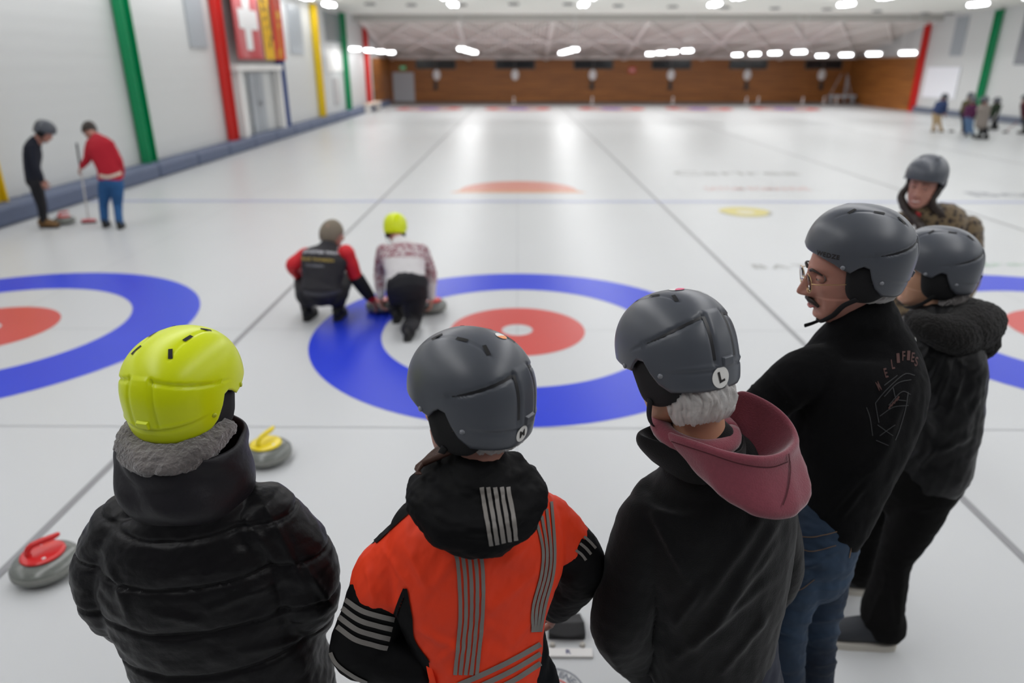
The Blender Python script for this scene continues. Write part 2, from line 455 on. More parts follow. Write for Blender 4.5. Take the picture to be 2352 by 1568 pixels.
# round ceiling vents
VENT = mat('vent_grey', (0.30, 0.30, 0.30), 0.5, metal=0.3)
vx = [850, 945, 1060, 1180, 1305, 1420, 1545, 1665, 1780, 1900, 2015, 2125, 2180]
vy = [8, 10, 10, 8, 8, 12, 14, 16, 18, 20, 25, 30, 30]
for i, (a, b) in enumerate(zip(vx, vy)):
    p = G(a, b, 4.49)
    e = empty('ceiling_vent', (p.x, p.y, 4.5), 0, 'round grey ceiling vent, ' + ['leftmost of the row', 'second from the left', 'third from the left', 'fourth from the left', 'fifth from the left', 'sixth from the left', 'seventh from the left',
              'eighth from the left', 'ninth from the left', 'fifth from the right end', 'fourth from the right end', 'second from the right end', 'rightmost of the row'][i], 'vent', 'round vents in the far ceiling')
    v = MB(); v.lathe([(0.02, 0.0), (0.19, 0.0), (0.22, -0.03), (0.22, -0.06), (0.17, -0.07), (0.15, -0.03)], (p.x, p.y, 4.5), 20); v.build('housing', VENT, e)
    v = MB(); v.lathe([(0.01, -0.03), (0.13, -0.035), (0.12, -0.055), (0.01, -0.06)], (p.x, p.y, 4.5), 20); v.build('grille', mat('vent_dark', (0.12, 0.12, 0.12), 0.6), e)

# pillars
PC = {'green': mat('pillar_green', (0.0, 0.24, 0.085), 0.35), 'yellow': mat('pillar_yellow', (0.80, 0.55, 0.01), 0.35), 'red': mat('pillar_red', (0.62, 0.02, 0.015), 0.35), 'blue': mat('pillar_blue', (0.012, 0.07, 0.30), 0.35)}
def pillar(x, y, col, label, sgn, h=4.4):
    m = MB(); f = 0.022
    # an H-section steel column: two flanges and a web
    m.box((x, y - 0.15, h / 2 + 0.0), (0.20, f, h)); m.box((x, y + 0.15, h / 2), (0.20, f, h)); m.box((x, y, h / 2), (f, 0.30, h))
    m.box((x, y, 0.013), (0.24, 0.36, 0.026))
    for zz in (h - 0.05,): m.box((x, y, zz), (0.24, 0.36, 0.04))
    tag(m.build('steel_column', PC[col], None, False), label, 'column', 'painted steel columns along the ' + ('left' if sgn < 0 else 'right') + ' wall')
ys = [10.45, 15.2, 19.95, 24.7, 29.45, 34.2, 39.0]
cl = ['yellow', 'green', 'red', 'blue', 'yellow', 'green', 'red']
lb = ['yellow steel column cut by the left edge of the photo', 'green steel column right of the person in the red jacket', 'red steel column beside the white cross flag', 'blue steel column behind the yellow and red flag',
      'yellow steel column beyond the blue one on the left wall', 'green steel column far along the left wall', 'farthest red steel column on the left wall before the wood wall']
for y, c, l in zip(ys, cl, lb): pillar(-7.87, y, c, l, -1)
pillar(XRW - 0.12, 38.0, 'red', 'red steel column on the right wall where the wood begins', 1)
pillar(XRW - 0.12, 32.6, 'green', 'green steel column on the right wall behind the group of players', 1)
pillar(XRW - 0.12, 27.5, 'yellow', 'yellow steel column nearest on the right wall', 1)

# things on the left wall
PANEL = mat('panel_grey', (0.36, 0.39, 0.42), 0.35)
PANW = mat('panel_white', (0.82, 0.81, 0.79), 0.4)
def wall_panel(name, pxa, pxb, py_bot, X, ztop, m, label, cat, slats=0, group=None):
    a, b = WX(pxa, py_bot, X), WX(pxb, py_bot, X); y0, y1 = sorted((a.y, b.y)); z0 = (a.z + b.z) / 2
    e = empty(name, (X, (y0 + y1) / 2, z0), 0, label, cat, group)
    mb = MB(); mb.box((X - 0.06 if X < 0 else X + 0.06, (y0 + y1) / 2, (z0 + ztop) / 2), (0.07, y1 - y0, ztop - z0)); mb.build('panel', m, e, False, 0.006)
    fr = MB(); s = 0.035
    xx = X - 0.05 if X < 0 else X + 0.05
    fr.bar((xx, y0, z0), (xx, y0, ztop), s); fr.bar((xx, y1, z0), (xx, y1, ztop), s); fr.bar((xx, y0, z0), (xx, y1, z0), s); fr.bar((xx, y0, ztop), (xx, y1, ztop), s)
    if slats:
        for i in range(1, slats):
            yy = y0 + (y1 - y0) * i / slats; fr.bar((xx, yy, z0), (xx, yy, ztop), s * 0.8)
    fr.build('frame', mat('frame_grey', (0.45, 0.47, 0.49), 0.4), e, False)
    return e
wall_panel('window_panel', 443, 481, 108, -7.93, 4.2, PANEL, 'tall grey wall panel between the green and red columns', 'panel', 2)
wall_panel('window_panel', 672, 701, 124, -7.93, 4.2, PANEL, 'tall narrow grey panel right of the blue column', 'panel', 2)
wall_panel('high_window', 752, 797, 97, -7.93, 4.3, mat('glass_grey', (0.22, 0.25, 0.26), 0.2), 'grey high window between the far yellow and green columns', 'window', 3)
wall_panel('notice_board', 752, 790, 165, -7.93, 2.95, PANW, 'white board below the high window on the left wall', 'board')
# portal with the grey double door below the flags
pa, pb = WX(548, 332, -7.9), WX(657, 300, -7.9)
y0, y1 = 20.6, 24.2
e = empty('door_portal', (-7.9, 22.4, 0.3), 0, 'cream portal frame around a grey double door below the flags', 'door frame')
mb = MB(); mb.box((-7.86, y0 + 0.12, 1.2), (0.24, 0.22, 1.8)); mb.build('post', PANW, e, False); mb = MB(); mb.box((-7.86, y1 - 0.02, 1.2), (0.24, 0.22, 1.8)); mb.build('post', PANW, e, False)
mb = MB(); mb.box((-7.84, (y0 + y1) / 2, 2.16), (0.30, y1 - y0 + 0.3, 0.16)); mb.build('lintel', PANW, e, False)
for k in range(2):
    mb = MB(); mb.box((-7.95, 22.1 + k * 0.62, 1.15), (0.05, 0.58, 1.7)); d = mb.build('door', PANEL, e, False)
    mb = MB(); mb.box((-7.90, 22.35 + k * 0.2, 1.15), (0.03, 0.03, 0.14)); mb.build('handle', mat('door_handle_steel', (0.5, 0.5, 0.5), 0.3, 1), d, False)
wall_panel('far_door', 772, 784, 238, -7.93, 1.7, mat('panel_pale_grey', (0.5, 0.48, 0.48), 0.4), 'pale grey door between the far yellow and green columns', 'door')
# low cream bench by the far red column
e = empty('side_bench', (-7.45, 37.4, 0), 0, 'low cream bench against the left wall by the farthest red column', 'bench')
mb = MB(); mb.box((-7.40, 37.4, 0.42), (0.36, 3.0, 0.07)); mb.build('seat', mat('bench_cream', (0.75, 0.62, 0.50), 0.5), e, False, 0.01)
for yy in (36.1, 38.7):
    mb = MB(); mb.box((-7.40, yy, 0.195), (0.30, 0.06, 0.38)); mb.build('leg', STEEL, e, False)

# flags
def cloth_panel(name, y0, y1, z0, z1, X, m, parent, nx=24, nz=24, wav=0.03, seed=0):
    vs = []; fs = []
    for j in range(nz + 1):
        for i in range(nx + 1):
            u, v = i / nx, j / nz
            vs.append((X + wav * math.sin(u * 9 + seed + v * 1.5) * (0.4 + 0.6 * (1 - v)), y0 + (y1 - y0) * u, z0 + (z1 - z0) * v))
    for j in range(nz):
        for i in range(nx): fs.append((j * (nx + 1) + i, j * (nx + 1) + i + 1, (j + 1) * (nx + 1) + i + 1, (j + 1) * (nx + 1) + i))
    mb = MB(); mb.add(vs, fs); o = mb.build(name, m, parent); s = o.modifiers.new('s', 'SOLIDIFY'); s.thickness = 0.004; return o
def on_flag(name, shape, y0, y1, z0, z1, X, m, parent, wav=0.03, seed=0, off=0.012):
    """shape polygons in flag units (0..1, 0..1)"""
    mb = MB()
    for poly in shape:
        n = len(poly); pts = []
        for (u, v) in poly: pts.append((X + off + wav * math.sin(u * 9 + seed + v * 1.5) * (0.4 + 0.6 * (1 - v)), y0 + (y1 - y0) * u, z0 + (z1 - z0) * v))
        mb.add(pts, [tuple(range(n))])
    return mb.build(name, m, parent, False)
FR = mat('flag_red', (0.50, 0.012, 0.02), 0.7, sheen=0.3); FW = mat('flag_white', (0.85, 0.85, 0.85), 0.7); FY = mat('flag_yellow', (0.80, 0.46, 0.02), 0.7); FK = mat('flag_black', (0.03, 0.03, 0.03), 0.7)
FO = mat('flag_orange_red', (0.62, 0.06, 0.02), 0.7)
z0 = 2.37
e = empty('white_cross_flag', (-7.62, 21.5, z0), 0, 'red flag with a white cross hanging on the left wall', 'flag')
A = (20.45, 22.55, z0, 4.47, -7.64)
cloth_panel('cloth', *A, FR, e)
def rc(a, b, c, d): return [(a, b), (c, b), (c, d), (a, d)]
on_flag('cross', [[(0.22, 0.41), (0.41, 0.41), (0.41, 0.22), (0.59, 0.22), (0.59, 0.41), (0.78, 0.41), (0.78, 0.59), (0.59, 0.59), (0.59, 0.78), (0.41, 0.78), (0.41, 0.59), (0.22, 0.59)]][:0] +
        [rc(0.15 + 0.1 * i, 0.38, 0.25 + 0.1 * i, 0.62) for i in range(7)] + [rc(0.38, 0.12 + 0.13 * j, 0.50, 0.25 + 0.13 * j) for j in range(2)] + [rc(0.5, 0.12 + 0.13 * j, 0.62, 0.25 + 0.13 * j) for j in range(2)]
        + [rc(0.38, 0.62 + 0.13 * j, 0.50, 0.75 + 0.13 * j) for j in range(2)] + [rc(0.5, 0.62 + 0.13 * j, 0.62, 0.75 + 0.13 * j) for j in range(2)], *A, FW, e)
e = empty('eagle_and_key_flag', (-7.62, 23.6, z0), 0, 'yellow and red flag with a black eagle and a golden key on the left wall', 'flag')
B1 = (22.62, 23.65, z0, 4.47, -7.64); B2 = (23.65, 24.65, z0, 4.47, -7.64)
cloth_panel('yellow_half', *B1, FY, e, seed=1); cloth_panel('red_half', *B2, FO, e, seed=1 + 9)
eg = [[(0.95, 0.9), (0.8, 0.95), (0.7, 0.88), (0.85, 0.8)], [(0.99, 0.82), (0.8, 0.82), (0.72, 0.45), (0.9, 0.25), (0.99, 0.3)]]
for k in range(5): eg.append([(0.8, 0.72 - 0.05 * k), (0.25 + 0.06 * k, 0.85 - 0.13 * k), (0.2 + 0.06 * k, 0.78 - 0.13 * k), (0.8, 0.66 - 0.05 * k)])
eg.append([(0.75, 0.35), (0.5, 0.2), (0.55, 0.15), (0.85, 0.28)]); eg.append([(0.99, 0.25), (0.85, 0.1), (0.99, 0.05)])
on_flag('eagle', eg, *B1, FK, e, seed=1)
key = [rc(0.42, 0.1, 0.52, 0.7), rc(0.52, 0.58, 0.8, 0.68), rc(0.52, 0.46, 0.75, 0.52), rc(0.3, 0.1, 0.65, 0.16), rc(0.3, 0.02, 0.4, 0.16), rc(0.55, 0.02, 0.65, 0.16)]
on_flag('key', key, *B2, FY, e, seed=10)

# ---- back wall things
DK = mat('window_dark', (0.012, 0.012, 0.014), 0.15)
def pxw(px, py, Y=YW - 0.03): return W(px, py, Y)
for i, (a, b) in enumerate([(956, 1046), (1138, 1228), (1318, 1408), (1497, 1587), (1675, 1763), (1848, 1935)]):
    p, q = pxw(a, 158), pxw(b, 138)
    mb = MB(); mb.box(((p.x + q.x) / 2, YW - 0.02, (p.z + q.z) / 2), (q.x - p.x, 0.06, q.z - p.z)); o = struct('window_%d' % (i + 1), mb, DK)
    fr = MB(); y = YW - 0.06
    for (u, v) in (((p.x, y, p.z), (q.x, y, p.z)), ((p.x, y, q.z), (q.x, y, q.z)), ((p.x, y, p.z), (p.x, y, q.z)), ((q.x, y, p.z), (q.x, y, q.z)), (((p.x + q.x) / 2, y, p.z), ((p.x + q.x) / 2, y, q.z))): fr.bar(u, v, 0.04)
    struct('window_frame', fr, mat('window_frame_grey', (0.12, 0.10, 0.09), 0.5), parent=o)
DOORG = mat('door_pale_grey', (0.42, 0.43, 0.46), 0.4)
for i, (a, b) in enumerate([(906, 950), (1934, 1975)]):
    p, q = pxw(a, 241), pxw(b, 166 if i == 0 else 176)
    mb = MB(); mb.box(((p.x + q.x) / 2, YW - 0.04, (0.10 + q.z) / 2), (q.x - p.x, 0.08, q.z - 0.10)); o = struct('door_%d' % (i + 1), mb, DOORG)
    mb = MB(); mb.box((q.x - 0.14, YW - 0.11, 1.0), (0.12, 0.05, 0.03)); struct('door_handle', mb, mat('handle_steel', (0.5, 0.5, 0.5), 0.3, 1), parent=o)
    mb = MB(); x_ = (p.x + q.x) / 2
    e = empty('exit_sign', (x_, YW - 0.08, q.z + 0.24), 0, 'small green escape sign above the ' + ('left' if i == 0 else 'right') + ' grey door of the wood wall', 'sign', 'escape signs')
    mb.box((x_, YW - 0.06, q.z + 0.25), (0.34, 0.08, 0.18)); mb.build('housing', mat('sign_green', (0.02, 0.30, 0.12), 0.4, emit=((0.02, 0.5, 0.2), 0.25)), e, False)
    mb = MB(); mb.box((x_ - 0.05, YW - 0.105, q.z + 0.25), (0.10, 0.006, 0.11)); mb.box((x_ + 0.07, YW - 0.105, q.z + 0.25), (0.12, 0.006, 0.03)); mb.build('pictogram', FW, e, False)
# devices hanging on the wood wall under each window
HW = mat('plastic_white', (0.78, 0.76, 0.76), 0.35); HB = mat('plastic_black', (0.03, 0.03, 0.03), 0.5)
for i, a in enumerate([1003, 1183, 1361, 1541, 1716, 1887]):
    p = pxw(a, 172); dark = i != 1
    nm = ['below the first dark window from the left', 'with nothing under it, below the second window', 'below the third dark window', 'below the fourth dark window', 'below the fifth dark window', 'below the sixth window by the right door'][i]
    e = empty('wall_clock', (p.x, YW - 0.1, p.z), 0, 'white oval scoring clock on the wood wall ' + nm, 'clock', 'white clocks on the wood wall')
    mb = MB(); mb.lathe([(0.02, 0.0), (0.20, 0.0), (0.23, 0.03), (0.23, 0.08), (0.18, 0.10), (0.02, 0.11)], (p.x, YW - 0.02, p.z), 24, Matrix.Rotation(PI / 2, 3, 'X') @ Matrix.Diagonal((1.0, 1.35, 1.0))); mb.build('case', HW, e)
    mb = MB(); mb.box((p.x, YW - 0.135, p.z + 0.06), (0.015, 0.01, 0.14)); mb.box((p.x + 0.04, YW - 0.135, p.z), (0.09, 0.01, 0.015)); mb.build('hands', HB, e, False)
    if dark:
        q = pxw(a - 2, 196); nm2 = nm.replace('with nothing under it, ', ''); e2 = empty('broom_rack', (q.x, YW - 0.1, q.z), 0, 'small black rack ' + nm2, 'rack', 'black racks on the wood wall')
        mb = MB(); mb.box((q.x, YW - 0.06, q.z), (0.20, 0.12, 0.50)); mb.build('holder', HB, e2, False, 0.03)
        mb = MB(); mb.box((q.x, YW - 0.14, q.z - 0.18), (0.30, 0.05, 0.12)); mb.build('tray', HB, e2, False, 0.01)
e = empty('notice_sheet', (pxw(1452, 161).x, YW - 0.05, pxw(1452, 161).z), 0, 'small red notice on the wood wall between two windows', 'notice')
mb = MB(); p = pxw(1452, 161); mb.box((p.x, YW - 0.015, p.z), (0.42, 0.02, 0.36)); mb.build('sheet', mat('notice_red', (0.5, 0.03, 0.02), 0.5), e, False)
mb = MB(); mb.box((p.x, YW - 0.03, p.z + 0.05), (0.30, 0.01, 0.03)); mb.box((p.x, YW - 0.03, p.z - 0.05), (0.30, 0.01, 0.03)); mb.build('writing', FW, e, False)
for i, a in enumerate([1180, 1360, 1545, 1714, 1741, 1843, 1892, 1921]):
    p = W(a, 240, 43.7)
    e = empty('marker_post', (p.x, 43.7, 0.1), 0, 'small white marker post at the far ice edge, ' + ['leftmost', 'second from the left', 'third from the left', 'fourth from the left', 'fifth from the left', 'third from the right', 'second from the right', 'rightmost'][i], 'post', 'white marker posts')
    mb = MB(); mb.lathe([(0.10, 0.0), (0.10, 0.03), (0.03, 0.05), (0.03, 0.30), (0.05, 0.32), (0.05, 0.36), (0.01, 0.38)], (p.x, 43.75, 0.10), 12); mb.build('post', HW, e)
# bench in the right corner with tall rails
p = Vector((19.35, 44.4, 0))
e = empty('metal_bench', (p.x, 44.4, 0.1), 0, 'grey metal bench with tall thin rails in the far right corner', 'bench')
mb = MB(); mb.box((p.x, 44.2, 0.50), (1.5, 0.45, 0.12)); mb.build('seat', PANEL, e, False)
for s in (-1, 1):
    mb = MB(); mb.box((p.x + s * 0.65, 44.2, 0.27), (0.06, 0.4, 0.34)); mb.build('leg', PANEL, e, False)
    mb = MB(); mb.bar((p.x + s * 0.65, 44.4, 0.5), (p.x + s * 0.15, 44.4, 1.75), 0.03); mb.build('rail', PANEL, e, False)
# right wall: grey hanging panels, white board
wall_panel('hanging_panel', 2178, 2205, 128, XRW - 0.07, 4.3, PANEL, 'tall grey panel between the red and green columns on the right wall', 'panel', 2)
wall_panel('hanging_panel', 2325, 2420, 148, XRW - 0.07, 4.3, mat('panel_dark_grey', (0.20, 0.21, 0.23), 0.3), 'large dark grey panel at the right edge of the photo', 'panel', 3)
wall_panel('poster_board', 2115, 2190, 225, XRW - 0.07, 2.15, mat('poster_white', (0.86, 0.87, 0.92), 0.3), 'white board with a dark seam on the right wall between the columns', 'board', 3)

# ---- lamps: fixtures with two tubes
LH = mat('lamp_housing', (0.85, 0.85, 0.85), 0.4)
LT = mat('lamp_tube_glow', (1, 1, 1), 0.3, emit=((0.95, 0.97, 1.0), 10))
def lamp_proto():
    e = empty('ceiling_lamp')
    mb = MB(); mb.add([(-0.10, -0.45, 0.07), (0.10, -0.45, 0.07), (0.20, -0.45, 0.0), (-0.20, -0.45, 0.0), (-0.10, 0.45, 0.07), (0.10, 0.45, 0.07), (0.20, 0.45, 0.0), (-0.20, 0.45, 0.0)],
           [(0, 1, 2, 3), (7, 6, 5, 4), (0, 4, 5, 1), (1, 5, 6, 2), (2, 6, 7, 3), (3, 7, 4, 0)]); mb.build('housing', LH, e, False)
    for s in (-1, 1):
        mb = MB(); mb.loft([(s * 0.095, -0.40, -0.045), (s * 0.095, 0.40, -0.045)], [0.055, 0.055], (1, 0, 0), 10); t = mb.build('tube', LT, e)
    return e
def copy_tree(o, parent=None):
    c = o.copy(); C.objects.link(c)
    if parent is not None: c.parent = parent
    for ch in list(o.children): copy_tree(ch, c)
    return c
# children lists need the depsgraph once
proto = lamp_proto(); bpy.context.view_layer.update(); first = True
rows = ['first lamp row from the left wall', 'second lamp row from the left wall', 'third lamp row from the left wall', 'third lamp row from the right wall', 'second lamp row from the right wall', 'lamp row nearest the right wall', 'lamp row nearest the right wall']
def place_lamp(x, y, z, label, group, wires):
    global first
    if first: o = proto; first = False
    else: o = copy_tree(proto)
    o.location = (x, y, z); tag(o, label, 'lamp', group)
    if wires:
        for s in (-1, 1):
            top = 4.45 if y < 37 else slz(y) + 0.06
            mb = MB(); mb.bar((x, y + s * 0.5, z + 0.06), (x, y + s * 0.5, top), 0.012); mb.build('suspension_wire', LH, o, False)
for i, lx in enumerate([-7.1, -2.45, 2.45, 7.35, 12.25, 17.15]):
    for k, yy in enumerate((25.8, 28.9)):
        place_lamp(lx, yy, 4.38, 'ceiling tube lamp, %s, %s one' % (rows[i], ['nearer', 'farther'][k]), 'tube lamps fixed on the ceiling', False)
for i, lx in enumerate([-7.1, -2.45, 2.45, 7.35, 12.2, 16.9, 21.2]):
    if lx > XRW: continue
    for k, yy in enumerate((32.8, 35.9, 38.9, 42.0)):
        place_lamp(lx, yy, 2.92 - 0.01 * max(lx, 0) , 'low wire-hung lamp, %s, %s' % (rows[i], ['nearest of four', 'second of four', 'third of four', 'farthest of four'][k]), 'tube lamps hung low over the far house', k == 0)
for lx in [-7.1, -2.45, 2.45, 7.35, 12.2, 16.9]:          # light given by the visible lamp rows
    for (y0, y1, z, p) in ((25.0, 29.7, 4.30, 60), (32, 41.3, 2.80, 120)):
        ld = bpy.data.lights.new('far_row_light', 'AREA'); ld.shape = 'RECTANGLE'; ld.size = 1.3; ld.size_y = y1 - y0; ld.energy = p * (1 if lx > -7 else 0.45)
        lo = bpy.data.objects.new('far_row_light', ld); lo.location = (lx, (y0 + y1) / 2, z - 0.0); C.objects.link(lo)
# ================================================================== people: shared builders
SKIN = mat('skin_light', (0.43, 0.205, 0.155), 0.5, sss=0.15, noise=(25, 0.12), bump=(220, 0.12, 0.001))
SKIN2 = mat('skin_warm', (0.50, 0.27, 0.17), 0.5, sss=0.12, noise=(25, 0.08))
LIP = mat('lip_rose', (0.42, 0.13, 0.12), 0.4)
EYEW = mat('eye_white', (0.40, 0.37, 0.35), 0.2); EYED = mat('eye_dark', (0.03, 0.02, 0.015), 0.15)
HAIRD = mat('hair_dark_brown', (0.022, 0.013, 0.009), 0.45, bump=(60, 0.6, 0.004), nscale_vec=(3, 3, 0.4))
HAIRG = mat('hair_grey_brown', (0.12, 0.095, 0.07), 0.6, bump=(80, 0.5, 0.004))
HGREY = mat('helmet_matt_grey', (0.072, 0.079, 0.094), 0.36, spec=0.55, noise=(3, 0.05))
HYEL = mat('helmet_neon_yellow', (0.66, 0.76, 0.0), 0.33, spec=0.5)
HBLK = mat('helmet_black_foam', (0.006, 0.006, 0.007), 0.85)
HSLOT = mat('vent_black', (0.003, 0.003, 0.003), 0.7)
RIV = mat('rivet_grey', (0.22, 0.23, 0.25), 0.35)
RIVY = mat('rivet_yellow', (0.5, 0.55, 0.02), 0.35)
NET = mat('hairnet_white', (0.72, 0.70, 0.68), 0.7, alpha=0.50, bump=(90, 0.8, 0.004))
STW = mat('sticker_white', (0.75, 0.74, 0.71), 0.4); STK = mat('sticker_ink', (0.015, 0.012, 0.012), 0.5)
BLKF = mat('fleece_black', (0.0045, 0.0045, 0.005), 0.95, spec=.12, sheen=0.035, bump=(260, 0.4, 0.002))

def interp(tab, x):
    xs = [t[0] for t in tab]; return np.interp(x, xs, [t[1] for t in tab])
ZMIN = [(0, 0.0), (35, -0.003), (55, -0.014), (66, -0.024), (76, -0.029), (84, -0.013), (90, -0.006), (98, -0.010), (104, -0.036), (112, -0.062), (124, -0.082), (160, -0.090), (180, -0.090)]
HA, HB_, HC, HN = 0.140, 0.113, 0.130, 2.25
def hel_r(d, low=0.20):
    c = HC if d[2] >= 0 else low
    a = HA if d[1] < 0 else HA * 0.985
    return (abs(d[0] / HB_) ** HN + abs(d[1] / a) ** HN + abs(d[2] / c) ** HN) ** (-1 / HN)
def hel_pt(phi, el, off=0.0):
    p, t = R(phi), R(el); d = Vector((math.sin(p) * math.cos(t), math.cos(p) * math.cos(t), math.sin(t)))
    return d * (hel_r(d) + off)
def hel_dir(d, off=0.0):
    d = Vector(d).normalized(); return d * (hel_r(d) + off)
def shell_geo(nph=180, nel=64):
    vs = []; fs = []
    for j in range(nel + 1):
        for i in range(nph):
            phi = 360.0 * i / nph - 180; ap = abs(phi); zm = float(interp(ZMIN, ap))
            # elevation where the surface reaches zm
            lo, hi = -50.0, 20.0
            for _ in range(18):
                m_ = (lo + hi) / 2
                if hel_pt(phi, m_).z < zm: lo = m_
                else: hi = m_
            t = j / nel; el = lo + (89.9 - lo) * (t ** 1.05)
            off = 0.0
            # side groove running from the rear band forwards, fading out
            if 80 < ap < 170:
                ge = 8 + (ap - 80) / 90 * 20; k = min(1, (ap - 80) / 45)
                dd = (el - ge); off -= 0.0045 * k * math.exp(-(dd / 1.9) ** 4)
                if dd < 0: off -= 0.0016 * k * math.exp(dd / 14)
            # rear raised band with shoulders
            if ap > 150 and -16 < el < 30:
                off += 0.0022 / (1 + math.exp(-(ap - 170) * 1.6)) - 0.004 * math.exp(-((ap - 168) / 1.6) ** 2)
            # lower rear ridge
            if ap > 115:
                gl = -14 - (ap - 115) / 65 * 3; k = min(1, (ap - 115) / 30)
                off += k * (0.0022 * math.exp(-((el - gl) / 1.3) ** 2) - 0.0022 * math.exp(-((el - gl + 3) / 1.6) ** 2))
            # long shallow crease beside the crown
            if el > 30:
                d = hel_pt(phi, el); off -= 0.0022 * math.exp(-((abs(d.x) - 0.045) / 0.0028) ** 2) * (1 if -0.085 < d.y < 0.09 else 0)
            # rolled lip
            if t < 0.03: off -= 0.003 * (1 - t / 0.03)
            vs.append(hel_pt(phi, el, off))
        if j:
            for i in range(nph):
                k = (i + 1) % nph; a = (j - 1) * nph; b = j * nph
                fs.append((a + i, b + i, b + k, a + k))
    fs.append(tuple(nel * nph + i for i in reversed(range(nph))))
    return vs, fs
SHELL = shell_geo(); SHELL_LO = shell_geo(64, 20)
def xf(M, vs): return [M @ Vector(v) for v in vs]
def patch(d, wu, wv, ang=0, off=0.001, nu=8, nv=8, shape=None):
    """small conforming patch on the helmet at direction d; returns verts, faces"""
    d = Vector(d).normalized(); c = d * hel_r(d)
    up = Vector((0, 0, 1)) if abs(d.z) < 0.9 else Vector((0, 1, 0))
    v = (up - d * up.dot(d)).normalized(); u = v.cross(d).normalized()
    ca, sa = math.cos(R(ang)), math.sin(R(ang)); u, v = u * ca + v * sa, v * ca - u * sa
    if shape is not None:
        sv, sf = shape; return [hel_dir(c + u * p[0] + v * p[1], off) for p in sv], sf
    vs = []; fs = []
    for j in range(nv + 1):
        for i in range(nu + 1): vs.append(hel_dir(c + u * (i / nu - .5) * wu + v * (j / nv - .5) * wv, off))
    for j in range(nv):
        for i in range(nu): fs.append((j * (nu + 1) + i, j * (nu + 1) + i + 1, (j + 1) * (nu + 1) + i + 1, (j + 1) * (nu + 1) + i))
    return vs, fs
def disc_shape(r, n=28): return [(0, 0)] + [(r * math.cos(2 * PI * i / n), r * math.sin(2 * PI * i / n)) for i in range(n)], [(0, 1 + i, 1 + (i + 1) % n) for i in range(n)]
PADO = [(0.034, 0.004), (0.026, -0.045), (0.015, -0.090), (-0.006, -0.112), (-0.045, -0.108), (-0.078, -0.082), (-0.100, -0.052), (-0.088, -0.020), (-0.070, 0.002), (-0.03, 0.012)]
